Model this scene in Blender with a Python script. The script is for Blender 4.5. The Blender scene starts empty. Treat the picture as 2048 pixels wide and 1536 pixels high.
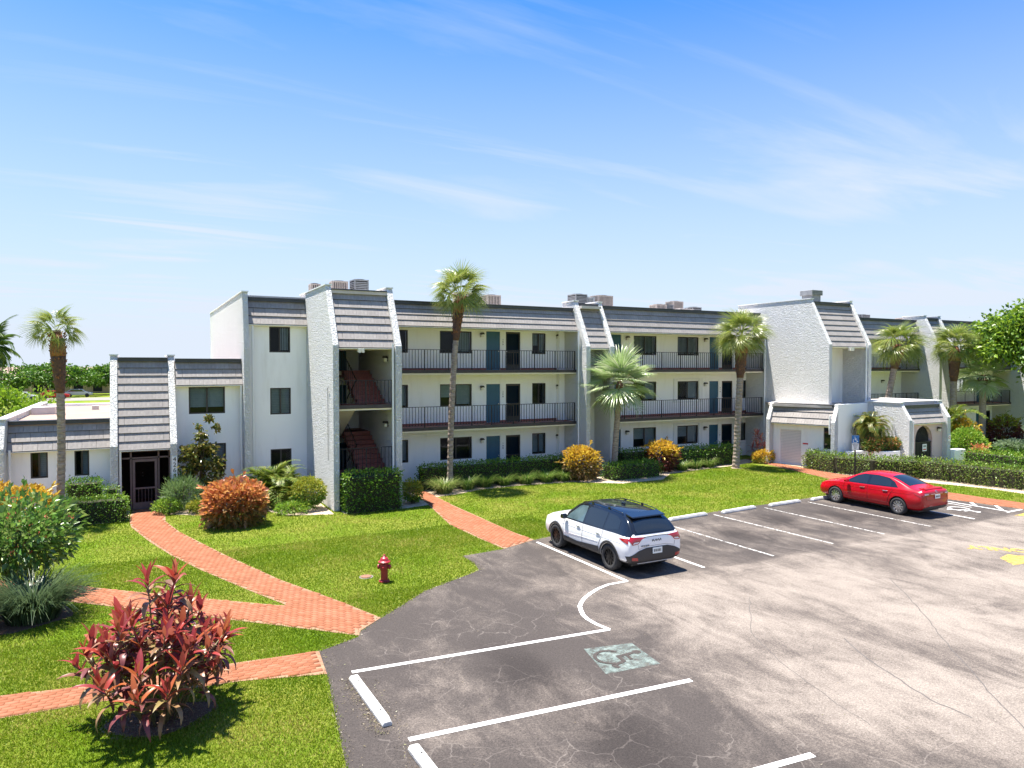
import bpy, bmesh, math, random
import numpy as np
from mathutils import Vector, Matrix
from mathutils.bvhtree import BVHTree

random.seed(7); RNG = np.random.default_rng(7)
scene = bpy.context.scene
COL = scene.collection
R = math.radians

# ------------------------------------------------------------------ camera
# world axes: X runs along the building front, Y points from the car park to the building
cam = bpy.data.cameras.new('camera'); cam_o = bpy.data.objects.new('camera', cam); COL.objects.link(cam_o)
cam.sensor_width = 36; cam.lens = 36 * 1421 / 2048; cam.clip_start = .1; cam.clip_end = 6000
cam_o.location = (0, 0, 5.6); cam_o.rotation_euler = (R(90 - 1.45), 0, R(-27.97))
scene.camera = cam_o

# ------------------------------------------------------------------ sky, sun, exposure
SUN_DIR = Vector((-.13, .19, 1)).normalized()          # towards the sun
elev = math.asin(SUN_DIR.z); azim = math.atan2(SUN_DIR.x, SUN_DIR.y)
sun = bpy.data.lights.new('sun', 'SUN'); sun.energy = 3.8; sun.angle = R(.53); sun.color = (1, .945, .85)
sun_o = bpy.data.objects.new('sun', sun); COL.objects.link(sun_o)
sun_o.rotation_euler = (-SUN_DIR).to_track_quat('-Z', 'Y').to_euler(); sun_o.location = (-10, 30, 60)
world = bpy.data.worlds.new('World'); scene.world = world; world.use_nodes = True
wt = world.node_tree; wt.nodes.clear(); wl = wt.links.new
def wn(t, **k):
    n = wt.nodes.new(t)
    for a, b in k.items(): setattr(n, a, b)
    return n
w_out = wn('ShaderNodeOutputWorld'); w_bg = wn('ShaderNodeBackground'); w_bg.inputs['Strength'].default_value = .15
w_sky = wn('ShaderNodeTexSky', sky_type='NISHITA', sun_disc=False, sun_elevation=elev, sun_rotation=azim, altitude=0, air_density=1.0, dust_density=.6, ozone_density=3.0)
w_hs = wn('ShaderNodeHueSaturation'); w_hs.inputs['Saturation'].default_value = 1.22; w_hs.inputs['Value'].default_value = .38
wl(w_sky.outputs[0], w_hs.inputs['Color'])
# thin cirrus: noise on the plane the high clouds lie in (direction divided by its height)
w_tc = wn('ShaderNodeTexCoord'); w_sep = wn('ShaderNodeSeparateXYZ'); wl(w_tc.outputs['Generated'], w_sep.inputs[0])
w_z = wn('ShaderNodeMath', operation='MAXIMUM'); w_z.inputs[1].default_value = .03; wl(w_sep.outputs['Z'], w_z.inputs[0])
w_za = wn('ShaderNodeMath', operation='ADD'); w_za.inputs[1].default_value = .06; wl(w_z.outputs[0], w_za.inputs[0])
w_dx = wn('ShaderNodeMath', operation='DIVIDE'); wl(w_sep.outputs['X'], w_dx.inputs[0]); wl(w_za.outputs[0], w_dx.inputs[1])
w_dy = wn('ShaderNodeMath', operation='DIVIDE'); wl(w_sep.outputs['Y'], w_dy.inputs[0]); wl(w_za.outputs[0], w_dy.inputs[1])
w_cmb = wn('ShaderNodeCombineXYZ'); wl(w_dx.outputs[0], w_cmb.inputs[0]); wl(w_dy.outputs[0], w_cmb.inputs[1])
w_map = wn('ShaderNodeMapping'); w_map.inputs['Rotation'].default_value = (0, 0, R(52)); w_map.inputs['Scale'].default_value = (.20, 1.1, 1); w_map.inputs['Location'].default_value = (5.6, 4.2, 0)
wl(w_cmb.outputs[0], w_map.inputs[0])
w_n1 = wn('ShaderNodeTexNoise'); w_n1.inputs['Scale'].default_value = 1.45; w_n1.inputs['Detail'].default_value = 9; w_n1.inputs['Roughness'].default_value = .60; w_n1.inputs['Distortion'].default_value = 1.6
wl(w_map.outputs[0], w_n1.inputs['Vector'])
w_n2 = wn('ShaderNodeTexNoise'); w_n2.inputs['Scale'].default_value = .38; w_n2.inputs['Detail'].default_value = 3
wl(w_cmb.outputs[0], w_n2.inputs['Vector'])
w_mul = wn('ShaderNodeMath', operation='MULTIPLY'); wl(w_n1.outputs[0], w_mul.inputs[0]); wl(w_n2.outputs[0], w_mul.inputs[1])
w_ramp = wn('ShaderNodeValToRGB'); w_ramp.color_ramp.elements[0].position = .25; w_ramp.color_ramp.elements[1].position = .47
w_ramp.color_ramp.elements[0].color = (0, 0, 0, 1); w_ramp.color_ramp.elements[1].color = (.46, .46, .46, 1)
wl(w_mul.outputs[0], w_ramp.inputs[0])
w_hz = wn('ShaderNodeMapRange'); w_hz.inputs['From Min'].default_value = 0; w_hz.inputs['From Max'].default_value = .465; w_hz.inputs['To Min'].default_value = 1.08; w_hz.inputs['To Max'].default_value = 0.0
wl(w_sep.outputs['Z'], w_hz.inputs[0])
w_add = wn('ShaderNodeMath', operation='ADD', use_clamp=True); wl(w_ramp.outputs[0], w_add.inputs[0]); wl(w_hz.outputs[0], w_add.inputs[1])
w_mix = wn('ShaderNodeMixRGB'); w_mix.inputs['Color2'].default_value = (1.38, 1.54, 1.78, 1)
w_tint = wn('ShaderNodeMixRGB', blend_type='MULTIPLY'); w_tint.inputs['Fac'].default_value = 1; w_tint.inputs['Color2'].default_value = (.46, .84, 1.16, 1)
wl(w_hs.outputs[0], w_tint.inputs['Color1'])
wl(w_add.outputs[0], w_mix.inputs['Fac']); wl(w_tint.outputs[0], w_mix.inputs['Color1'])
wl(w_mix.outputs[0], w_bg.inputs['Color']); wl(w_bg.outputs[0], w_out.inputs[0])
vs = scene.view_settings; vs.view_transform = 'Standard'; vs.look = 'None'; vs.exposure = 1.90; vs.gamma = 1; vs.use_curve_mapping = False
scene.cycles.use_denoising = True; scene.cycles.max_bounces = 8; scene.cycles.transparent_max_bounces = 12
scene.cycles.sample_clamp_indirect = 6

# ------------------------------------------------------------------ materials
MATS = {}
def nodes(m):
    m.use_nodes = True; t = m.node_tree; b = t.nodes['Principled BSDF']; return t, b
def mat(name, c1, c2=None, scale=8, rough=.7, bump=0, bscale=40, metal=0, detail=4, coord='Object', spec=.5, lo=.35, hi=.65, coat=0, streak=None):
    """plain surface: two tones mixed by noise plus a fine bump"""
    m = bpy.data.materials.new(name); t, b = nodes(m); L = t.links.new
    b.inputs['Roughness'].default_value = rough; b.inputs['Metallic'].default_value = metal; b.inputs['Specular IOR Level'].default_value = spec
    if coat: b.inputs['Coat Weight'].default_value = coat; b.inputs['Coat Roughness'].default_value = .04
    tc = t.nodes.new('ShaderNodeTexCoord'); vec = tc.outputs[coord]
    if streak:
        mp = t.nodes.new('ShaderNodeMapping'); mp.inputs['Scale'].default_value = streak; L(vec, mp.inputs[0]); vs_ = mp.outputs[0]
    else: vs_ = vec
    if c2 is None: b.inputs['Base Color'].default_value = (*c1, 1)
    else:
        n = t.nodes.new('ShaderNodeTexNoise'); n.inputs['Scale'].default_value = scale; n.inputs['Detail'].default_value = detail; n.inputs['Roughness'].default_value = .6; L(vs_, n.inputs['Vector'])
        r = t.nodes.new('ShaderNodeValToRGB'); r.color_ramp.elements[0].position = lo; r.color_ramp.elements[1].position = hi
        r.color_ramp.elements[0].color = (*c1, 1); r.color_ramp.elements[1].color = (*c2, 1)
        L(n.outputs[0], r.inputs[0]); L(r.outputs[0], b.inputs['Base Color'])
    if bump:
        n2 = t.nodes.new('ShaderNodeTexNoise'); n2.inputs['Scale'].default_value = bscale; n2.inputs['Detail'].default_value = 5; L(vec, n2.inputs['Vector'])
        bp = t.nodes.new('ShaderNodeBump'); bp.inputs['Strength'].default_value = 1; bp.inputs['Distance'].default_value = bump
        L(n2.outputs[0], bp.inputs['Height']); L(bp.outputs[0], b.inputs['Normal'])
    MATS[name] = m; return m
def leafmat(name, cols, trans=.35, rough=.42, spec=.45):
    """foliage: one tone per leaf, some light passing through the blade"""
    m = bpy.data.materials.new(name); t, b = nodes(m); L = t.links.new
    g = t.nodes.new('ShaderNodeNewGeometry'); oi = t.nodes.new('ShaderNodeObjectInfo')
    ad = t.nodes.new('ShaderNodeMath'); ad.operation = 'ADD'; L(g.outputs['Random Per Island'], ad.inputs[0]); L(oi.outputs['Random'], ad.inputs[1])
    fr = t.nodes.new('ShaderNodeMath'); fr.operation = 'FRACT'; L(ad.outputs[0], fr.inputs[0])
    r = t.nodes.new('ShaderNodeValToRGB'); cr = r.color_ramp
    while len(cr.elements) < len(cols): cr.elements.new(.5)
    for i, c in enumerate(cols):
        cr.elements[i].position = i / max(1, len(cols) - 1); cr.elements[i].color = (*c, 1)
    L(fr.outputs[0], r.inputs[0]); L(r.outputs[0], b.inputs['Base Color'])
    b.inputs['Roughness'].default_value = rough; b.inputs['Specular IOR Level'].default_value = spec
    tr = t.nodes.new('ShaderNodeBsdfTranslucent'); L(r.outputs[0], tr.inputs['Color'])
    mx = t.nodes.new('ShaderNodeMixShader'); mx.inputs[0].default_value = trans
    L(b.outputs[0], mx.inputs[1]); L(tr.outputs[0], mx.inputs[2])
    L(mx.outputs[0], t.nodes['Material Output'].inputs['Surface'])
    MATS[name] = m; return m

mat('white_paint', (.90, .895, .88), (.78, .765, .74), scale=2.6, rough=.75, bump=.004, bscale=70, streak=(1, 1, .16), lo=.52, hi=.82, detail=6)
mat('cream_soffit', (.80, .74, .60), (.75, .69, .56), scale=2, rough=.8)
mat('trim_white', (.80, .80, .79), rough=.6)
mat('tile_red', (.30, .085, .065), (.20, .06, .05), scale=9, rough=.55)
mat('fascia', (.035, .04, .052), (.05, .055, .068), scale=3, rough=.5)
mat('slab_edge', (.055, .045, .045), (.035, .03, .03), scale=4, rough=.6)
mat('bronze', (.035, .03, .028), rough=.45)
mat('iron', (.010, .010, .011), rough=.55)
mat('door_blue', (.012, .085, .15), (.018, .10, .17), scale=3, rough=.45)
mat('screen_dark', (.018, .018, .02), (.03, .03, .032), scale=20, rough=.8)
mat('screen_brown', (.15, .10, .10), (.12, .085, .085), scale=8, rough=.6)
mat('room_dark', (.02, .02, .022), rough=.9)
mat('blind', (.40, .45, .48), (.33, .38, .41), scale=3, rough=.7)
mat('roof_flat', (.33, .225, .18), (.25, .18, .15), scale=.8, rough=.9)
mat('roof_white', (.58, .53, .50), (.46, .42, .39), scale=.9, rough=.9)
mat('metal_grey', (.33, .33, .34), (.25, .25, .26), scale=5, rough=.55, metal=.3)
mat('metal_beige', (.48, .41, .36), (.40, .34, .31), scale=5, rough=.6)
mat('galv', (.58, .58, .58), (.46, .46, .47), scale=6, rough=.5, metal=.3)
mat('black_plastic', (.02, .02, .021), (.03, .03, .031), scale=30, rough=.62)
mat('lamp_glass', (.75, .72, .62), rough=.3)
mat('concrete_white', (.62, .61, .585), (.46, .445, .415), scale=6, rough=.8, bump=.006, bscale=40)
mat('concrete', (.24, .22, .19), (.18, .165, .145), scale=5, rough=.9, bump=.006, bscale=50)
mat('hydrant_red', (.36, .02, .03), (.27, .02, .028), scale=9, rough=.38, bump=.002, bscale=60)
mat('mulch', (.17, .095, .065), (.075, .045, .032), scale=30, rough=.95, bump=.03, bscale=45)
mat('sand', (.52, .42, .31), (.34, .26, .18), scale=5, rough=.95, bump=.012, bscale=60)
mat('bark_grey', (.40, .32, .26), (.20, .155, .125), scale=5, rough=.9, bump=.05, bscale=10, streak=(1, 1, 4), detail=6)
mat('bark_brown', (.12, .08, .06), (.07, .05, .04), scale=8, rough=.9, bump=.02, bscale=20)
mat('palm_boot', (.36, .15, .055), (.12, .05, .03), scale=9, rough=.85, bump=.05, bscale=14)
mat('palm_boot_dark', (.075, .04, .03), (.15, .075, .045), scale=10, rough=.9, bump=.05, bscale=14)
mat('stem_green', (.22, .21, .09), (.15, .12, .06), scale=9, rough=.7)
def wornmat(name, col, col2, lo, hi, scale=14):
    """road paint worn through to the surface below"""
    m = mat(name, col, col2, scale=scale * .6, rough=.8); t = m.node_tree; b = t.nodes['Principled BSDF']; L = t.links.new
    tc = t.nodes.new('ShaderNodeTexCoord'); n = t.nodes.new('ShaderNodeTexNoise'); n.inputs['Scale'].default_value = scale; n.inputs['Detail'].default_value = 10; n.inputs['Roughness'].default_value = .72; L(tc.outputs['Object'], n.inputs['Vector'])
    r = t.nodes.new('ShaderNodeMapRange'); r.inputs[1].default_value = lo; r.inputs[2].default_value = hi; L(n.outputs[0], r.inputs[0])
    tr = t.nodes.new('ShaderNodeBsdfTransparent'); mx = t.nodes.new('ShaderNodeMixShader'); L(r.outputs[0], mx.inputs[0]); L(tr.outputs[0], mx.inputs[1]); L(b.outputs[0], mx.inputs[2]); L(mx.outputs[0], t.nodes['Material Output'].inputs['Surface'])
wornmat('paint_white', (.60, .59, .57), (.74, .73, .71), .26, .40)
wornmat('paint_worn', (.50, .48, .45), (.60, .58, .55), .40, .56, 10)
mat('sign_blue', (.015, .15, .42), rough=.4); mat('sign_white', (.82, .82, .82), rough=.4); mat('sign_red', (.6, .03, .035), rough=.45)
mat('black_text', (.02, .02, .02), rough=.6)

def stucco(name, c1, c2, size, depth):
    """coarse trowelled stucco"""
    m = bpy.data.materials.new(name); t, b = nodes(m); L = t.links.new
    b.inputs['Roughness'].default_value = .85; b.inputs['Specular IOR Level'].default_value = .25
    tc = t.nodes.new('ShaderNodeTexCoord')
    n = t.nodes.new('ShaderNodeTexNoise'); n.inputs['Scale'].default_value = size; n.inputs['Detail'].default_value = 3.5; n.inputs['Roughness'].default_value = .55; n.inputs['Distortion'].default_value = .7
    mp = t.nodes.new('ShaderNodeMapping'); mp.inputs['Scale'].default_value = (1, .75, 1.15); mp.inputs['Rotation'].default_value = (.5, 0, 0)
    L(tc.outputs['Object'], mp.inputs[0]); L(mp.outputs[0], n.inputs['Vector'])
    r = t.nodes.new('ShaderNodeValToRGB'); r.color_ramp.elements[0].position = .4; r.color_ramp.elements[1].position = .62
    L(n.outputs[0], r.inputs[0])
    bp = t.nodes.new('ShaderNodeBump'); bp.inputs['Distance'].default_value = depth; bp.inputs['Strength'].default_value = 1
    L(r.outputs[0], bp.inputs['Height']); L(bp.outputs[0], b.inputs['Normal'])
    n2 = t.nodes.new('ShaderNodeTexNoise'); n2.inputs['Scale'].default_value = .8; n2.inputs['Detail'].default_value = 4; L(tc.outputs['Object'], n2.inputs['Vector'])
    mx = t.nodes.new('ShaderNodeMixRGB'); mx.inputs[1].default_value = (*c1, 1); mx.inputs[2].default_value = (*c2, 1)
    L(n2.outputs[0], mx.inputs[0]); L(mx.outputs[0], b.inputs['Base Color'])
    MATS[name] = m
stucco('stucco', (.85, .85, .845), (.80, .80, .795), 15, .055)
stucco('stucco_pink_bounce', (.80, .58, .58), (.74, .54, .55), 16, .02)  # pink bounce light from the brick path is put into the wall colour

def tilemat():
    m = bpy.data.materials.new('roof_tile'); t, b = nodes(m); L = t.links.new
    b.inputs['Roughness'].default_value = .85
    oi = t.nodes.new('ShaderNodeObjectInfo'); tc = t.nodes.new('ShaderNodeTexCoord')
    r = t.nodes.new('ShaderNodeValToRGB'); cr = r.color_ramp
    cr.elements[0].color = (.325, .298, .282, 1); cr.elements[1].color = (.385, .355, .335, 1)
    L(oi.outputs['Random'], r.inputs[0])
    n = t.nodes.new('ShaderNodeTexNoise'); n.inputs['Scale'].default_value = 14; n.inputs['Detail'].default_value = 5
    mp = t.nodes.new('ShaderNodeMapping'); mp.inputs['Scale'].default_value = (1, .3, 1); L(tc.outputs['Object'], mp.inputs[0]); L(mp.outputs[0], n.inputs['Vector'])
    mx = t.nodes.new('ShaderNodeMixRGB'); mx.blend_type = 'MULTIPLY'; mx.inputs[0].default_value = .45
    L(r.outputs[0], mx.inputs[1]); L(n.outputs[0], mx.inputs[2]); L(mx.outputs[0], b.inputs['Base Color'])
    bp = t.nodes.new('ShaderNodeBump'); bp.inputs['Distance'].default_value = .012; L(n.outputs[0], bp.inputs['Height']); L(bp.outputs[0], b.inputs['Normal'])
    MATS['roof_tile'] = m
tilemat()

def glassmat(name, tint, gloss=1.45):
    m = bpy.data.materials.new(name); t, b = nodes(m); L = t.links.new
    tr = t.nodes.new('ShaderNodeBsdfTransparent'); tr.inputs[0].default_value = (*tint, 1)
    gl = t.nodes.new('ShaderNodeBsdfGlossy'); gl.inputs['Roughness'].default_value = .03; gl.inputs[0].default_value = (.9, .95, 1, 1)
    fr = t.nodes.new('ShaderNodeFresnel'); fr.inputs[0].default_value = gloss
    mx = t.nodes.new('ShaderNodeMixShader'); L(fr.outputs[0], mx.inputs[0]); L(tr.outputs[0], mx.inputs[1]); L(gl.outputs[0], mx.inputs[2])
    L(mx.outputs[0], t.nodes['Material Output'].inputs['Surface']); MATS[name] = m
glassmat('window_glass', (.62, .68, .70), 1.28)
glassmat('screen_mesh', (.40, .37, .38), 1.02)
mat('car_glass', (.012, .016, .02), rough=.03, spec=.9)

# ------------------------------------------------------------------ helpers
class MB:
    """collects faces; build() links them as ONE mesh object"""
    def __init__(s): s.v = []; s.f = []
    def quad(s, *p): n = len(s.v); s.v += [tuple(q) for q in p]; s.f.append(tuple(range(n, n + len(p)))); return s
    def box(s, x0, x1, y0, y1, z0, z1):
        n = len(s.v)
        s.v += [(x0, y0, z0), (x1, y0, z0), (x1, y1, z0), (x0, y1, z0), (x0, y0, z1), (x1, y0, z1), (x1, y1, z1), (x0, y1, z1)]
        s.f += [(n, n+3, n+2, n+1), (n+4, n+5, n+6, n+7), (n, n+1, n+5, n+4), (n+1, n+2, n+6, n+5), (n+2, n+3, n+7, n+6), (n+3, n, n+4, n+7)]; return s
    def prism(s, poly, a, b, axis='x'):
        """poly: points in the other two axes (yz for x, xy for z, xz for y)"""
        n = len(s.v); k = len(poly)
        for t in (a, b):
            for p, q in poly: s.v.append((t, p, q) if axis == 'x' else (p, q, t) if axis == 'z' else (p, t, q))
        s.f.append(tuple(range(n, n + k))[::-1]); s.f.append(tuple(range(n + k, n + 2 * k)))
        for i in range(k): j = (i + 1) % k; s.f.append((n + i, n + j, n + k + j, n + k + i))
        return s
    def tube(s, pts, rad, n=8, cap=True):
        pts = [Vector(p) for p in pts]; rad = rad if hasattr(rad, '__len__') else [rad] * len(pts); base = len(s.v)
        for i, p in enumerate(pts):
            d = (pts[min(i + 1, len(pts) - 1)] - pts[max(i - 1, 0)]).normalized()
            a = d.cross(Vector((0, 0, 1)) if abs(d.z) < .9 else Vector((1, 0, 0))).normalized(); b = d.cross(a)
            for k in range(n):
                t = 2 * math.pi * k / n; s.v.append(tuple(p + (a * math.cos(t) + b * math.sin(t)) * rad[i]))
        for i in range(len(pts) - 1):
            for k in range(n):
                j = (k + 1) % n; s.f.append((base + i*n + k, base + i*n + j, base + (i+1)*n + j, base + (i+1)*n + k))
        if cap: s.f.append(tuple(base + k for k in range(n))[::-1]); s.f.append(tuple(base + (len(pts)-1)*n + k for k in range(n)))
        return s
    def lathe(s, prof, n=20, c=(0, 0, 0), axis='z'):
        base = len(s.v)
        for r, h in prof:
            for k in range(n):
                t = 2 * math.pi * k / n; a, b = r * math.cos(t), r * math.sin(t)
                p = (a, b, h) if axis == 'z' else (h, a, b) if axis == 'x' else (a, h, b)
                s.v.append((p[0] + c[0], p[1] + c[1], p[2] + c[2]))
        for i in range(len(prof) - 1):
            for k in range(n):
                j = (k + 1) % n; s.f.append((base + i*n + k, base + i*n + j, base + (i+1)*n + j, base + (i+1)*n + k))
        s.f.append(tuple(base + k for k in range(n))[::-1]); s.f.append(tuple(base + (len(prof)-1)*n + k for k in range(n)))
        return s
    def mesh(s, name, m, off=(0, 0, 0), smooth=False):
        me = bpy.data.meshes.new(name)
        me.from_pydata([(a - off[0], b - off[1], c - off[2]) for a, b, c in s.v], [], s.f)
        bm = bmesh.new(); bm.from_mesh(me); bmesh.ops.recalc_face_normals(bm, faces=bm.faces); bm.to_mesh(me); bm.free()
        me.materials.append(MATS[m] if isinstance(m, str) else m)
        if smooth: me.polygons.foreach_set('use_smooth', [True] * len(me.polygons))
        return me
    def build(s, name, m, parent=None, smooth=False, world=False, bevel=0):
        off = wloc(parent) if world and parent else (0, 0, 0)
        o = link(name, s.mesh(name, m, off, smooth), parent)
        if bevel:
            b = o.modifiers.new('bevel', 'BEVEL'); b.width = bevel; b.segments = 2; b.limit_method = 'ANGLE'; b.angle_limit = R(40)
        return o
def wloc(o):
    x = Vector((0, 0, 0))
    while o: x = x + o.location; o = o.parent
    return tuple(x)
def link(name, data, parent=None, loc=(0, 0, 0), rot=(0, 0, 0), scale=None):
    o = bpy.data.objects.new(name, data); COL.objects.link(o); o.location = loc; o.rotation_euler = rot
    if scale: o.scale = scale
    if parent: o.parent = parent
    return o
def tag(o, label=None, cat=None, group=None, kind=None):
    if label: o['label'] = label
    if cat: o['category'] = cat
    if group: o['group'] = group
    if kind: o['kind'] = kind
    return o
def thing(name, label, cat, loc=(0, 0, 0), rz=0, group=None):
    o = link(name, None, None, loc, (0, 0, rz)); o.empty_display_size = .2; return tag(o, label, cat, group)
def text(body, size, m, parent, loc, rot, name='lettering', align='CENTER', extrude=.003, bold=0):
    c = bpy.data.curves.new(name, 'FONT'); c.body = body; c.size = size; c.align_x = align; c.align_y = 'CENTER'; c.extrude = extrude; c.offset = bold
    tmp = bpy.data.objects.new('tmp', c); COL.objects.link(tmp); dg = bpy.context.evaluated_depsgraph_get(); dg.update()
    me = bpy.data.meshes.new_from_object(tmp.evaluated_get(dg)); bpy.data.objects.remove(tmp); me.materials.clear(); me.materials.append(MATS[m]); return link(name, me, parent, loc, rot)
def np_mesh(name, V, F, m, smooth=False):
    """triangles or quads from numpy arrays"""
    me = bpy.data.meshes.new(name); V = np.asarray(V, dtype=np.float32); F = np.asarray(F, dtype=np.int32)
    me.vertices.add(len(V)); me.vertices.foreach_set('co', V.ravel())
    k = F.shape[1]; me.loops.add(F.size); me.loops.foreach_set('vertex_index', F.ravel())
    me.polygons.add(len(F)); me.polygons.foreach_set('loop_start', np.arange(len(F), dtype=np.int32) * k)
    try: me.polygons.foreach_set('loop_total', np.full(len(F), k, dtype=np.int32))
    except Exception: pass
    if smooth: me.polygons.foreach_set('use_smooth', np.ones(len(F), dtype=bool))
    me.update(calc_edges=True); me.validate()
    me.materials.append(MATS[m] if isinstance(m, str) else m); return me
def in_poly(P, poly):
    x, y = P[:, 0], P[:, 1]; inside = np.zeros(len(P), bool); n = len(poly)
    for i in range(n):
        x0, y0 = poly[i]; x1, y1 = poly[i - 1]
        c = ((y0 > y) != (y1 > y)) & (x < (x1 - x0) * (y - y0) / ((y1 - y0) or 1e-9) + x0); inside ^= c
    return inside
# ------------------------------------------------------------------ ground materials
def ground_mats():
    m = bpy.data.materials.new('lawn_soil'); t, b = nodes(m); L = t.links.new; b.inputs['Roughness'].default_value = .95; b.inputs['Specular IOR Level'].default_value = .1
    tc = t.nodes.new('ShaderNodeTexCoord')
    n1 = t.nodes.new('ShaderNodeTexNoise'); n1.inputs['Scale'].default_value = .45; n1.inputs['Detail'].default_value = 5; L(tc.outputs['Object'], n1.inputs['Vector'])
    n2 = t.nodes.new('ShaderNodeTexNoise'); n2.inputs['Scale'].default_value = 22; n2.inputs['Detail'].default_value = 6; n2.inputs['Roughness'].default_value = .75; L(tc.outputs['Object'], n2.inputs['Vector'])
    r1 = t.nodes.new('ShaderNodeValToRGB'); r1.color_ramp.elements[0].position = .36; r1.color_ramp.elements[1].position = .68
    r1.color_ramp.elements[0].color = (.125, .21, .010, 1); r1.color_ramp.elements[1].color = (.25, .26, .045, 1)
    r2 = t.nodes.new('ShaderNodeValToRGB'); r2.color_ramp.elements[0].position = .3; r2.color_ramp.elements[1].position = .7
    r2.color_ramp.elements[0].color = (.45, .45, .45, 1); r2.color_ramp.elements[1].color = (1.25, 1.25, 1.25, 1)
    mx = t.nodes.new('ShaderNodeMixRGB'); mx.blend_type = 'MULTIPLY'; mx.inputs[0].default_value = 1
    L(n1.outputs[0], r1.inputs[0]); L(n2.outputs[0], r2.inputs[0]); L(r1.outputs[0], mx.inputs[1]); L(r2.outputs[0], mx.inputs[2]); L(mx.outputs[0], b.inputs['Base Color'])
    bp = t.nodes.new('ShaderNodeBump'); bp.inputs['Distance'].default_value = .05; L(n2.outputs[0], bp.inputs['Height']); L(bp.outputs[0], b.inputs['Normal'])
    MATS['lawn_soil'] = m
    # grass blades: tone drifts over the lawn and from blade to blade
    m = bpy.data.materials.new('grass_blade'); t, b = nodes(m); L = t.links.new; b.inputs['Roughness'].default_value = .55; b.inputs['Specular IOR Level'].default_value = .3
    tc = t.nodes.new('ShaderNodeTexCoord'); g = t.nodes.new('ShaderNodeNewGeometry')
    n1 = t.nodes.new('ShaderNodeTexNoise'); n1.inputs['Scale'].default_value = .5; n1.inputs['Detail'].default_value = 4; L(tc.outputs['Object'], n1.inputs['Vector'])
    sc = t.nodes.new('ShaderNodeMath'); sc.operation = 'MULTIPLY'; sc.inputs[1].default_value = .42; L(g.outputs['Random Per Island'], sc.inputs[0])
    ad = t.nodes.new('ShaderNodeMath'); ad.operation = 'ADD'; L(n1.outputs[0], ad.inputs[0]); L(sc.outputs[0], ad.inputs[1])
    r = t.nodes.new('ShaderNodeValToRGB'); cr = r.color_ramp; cr.elements[0].position = .42; cr.elements[1].position = .98
    cr.elements[0].color = (.115, .205, .005, 1); cr.elements[1].color = (.42, .36, .09, 1); e = cr.elements.new(.79); e.color = (.20, .275, .009, 1)
    L(ad.outputs[0], r.inputs[0]); L(r.outputs[0], b.inputs['Base Color'])
    tr = t.nodes.new('ShaderNodeBsdfTranslucent'); L(r.outputs[0], tr.inputs['Color'])
    mx = t.nodes.new('ShaderNodeMixShader'); mx.inputs[0].default_value = .35; L(b.outputs[0], mx.inputs[1]); L(tr.outputs[0], mx.inputs[2]); L(mx.outputs[0], t.nodes['Material Output'].inputs['Surface'])
    MATS['grass_blade'] = m
    # worn asphalt
    m = bpy.data.materials.new('asphalt'); t, b = nodes(m); L = t.links.new; b.inputs['Roughness'].default_value = .9; b.inputs['Specular IOR Level'].default_value = .2
    tc = t.nodes.new('ShaderNodeTexCoord'); P = tc.outputs['Object']
    sp = t.nodes.new('ShaderNodeSeparateXYZ'); L(P, sp.inputs[0])
    def noise(s, d=5, ro=.6, dist=0, stretch=None, rot=0):
        n = t.nodes.new('ShaderNodeTexNoise'); n.inputs['Scale'].default_value = s; n.inputs['Detail'].default_value = d; n.inputs['Roughness'].default_value = ro; n.inputs['Distortion'].default_value = dist
        if stretch:
            mp = t.nodes.new('ShaderNodeMapping'); mp.inputs['Scale'].default_value = stretch; mp.inputs['Rotation'].default_value = (0, 0, rot); L(P, mp.inputs[0]); L(mp.outputs[0], n.inputs['Vector'])
        else: L(P, n.inputs['Vector'])
        return n.outputs[0]
    def math_(op, a, b_=None, clamp=False):
        n = t.nodes.new('ShaderNodeMath'); n.operation = op; n.use_clamp = clamp
        for i, x in enumerate((a, b_)):
            if x is None: continue
            if isinstance(x, (int, float)): n.inputs[i].default_value = x
            else: L(x, n.inputs[i])
        return n.outputs[0]
    def mr(x, a, b_, c=0, d=1):
        n = t.nodes.new('ShaderNodeMapRange'); n.interpolation_type = 'SMOOTHSTEP'
        for i, k in enumerate((a, b_, c, d)): n.inputs[i + 1].default_value = k
        L(x, n.inputs[0]); return n.outputs[0]
    big = noise(.30, 9, .66, .8, (1, 1, 1)); streaks = noise(1.3, 10, .72, 1.0, (1, .42, 1), R(-25)); speck = noise(26, 5, .75); fine = noise(55, 3, .7); grit = noise(180, 2, .6)
    # traffic lane (worn pale) against the parking stalls (still dark)
    lane = math_('MULTIPLY', mr(sp.outputs['X'], 7.6, 11.5), math_('ADD', math_('MULTIPLY', mr(sp.outputs['Y'], 16.5, 12.0), .55), math_('MULTIPLY', mr(math_('ADD', sp.outputs['Y'], math_('MULTIPLY', math_('SUBTRACT', fine, .5), .5)), 14.75, 14.45), .45)))
    w = math_('ADD', math_('MULTIPLY', big, .62), math_('MULTIPLY', streaks, .55))
    w = math_('ADD', w, math_('MULTIPLY', lane, .19))
    w = math_('ADD', w, math_('ADD', math_('MULTIPLY', math_('SUBTRACT', fine, .5), .14), math_('MULTIPLY', math_('SUBTRACT', speck, .5), .20)))
    w = math_('SUBTRACT', w, math_('MULTIPLY', mr(sp.outputs['X'], 9.5, 7.5), .06)); wear = mr(w, .50, .895)
    r = t.nodes.new('ShaderNodeValToRGB'); cr = r.color_ramp; cr.elements[0].color = (.056, .048, .045, 1); cr.elements[1].color = (.236, .204, .178, 1)
    e = cr.elements.new(.45); e.color = (.126, .107, .095, 1)
    L(wear, r.inputs[0])
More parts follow.
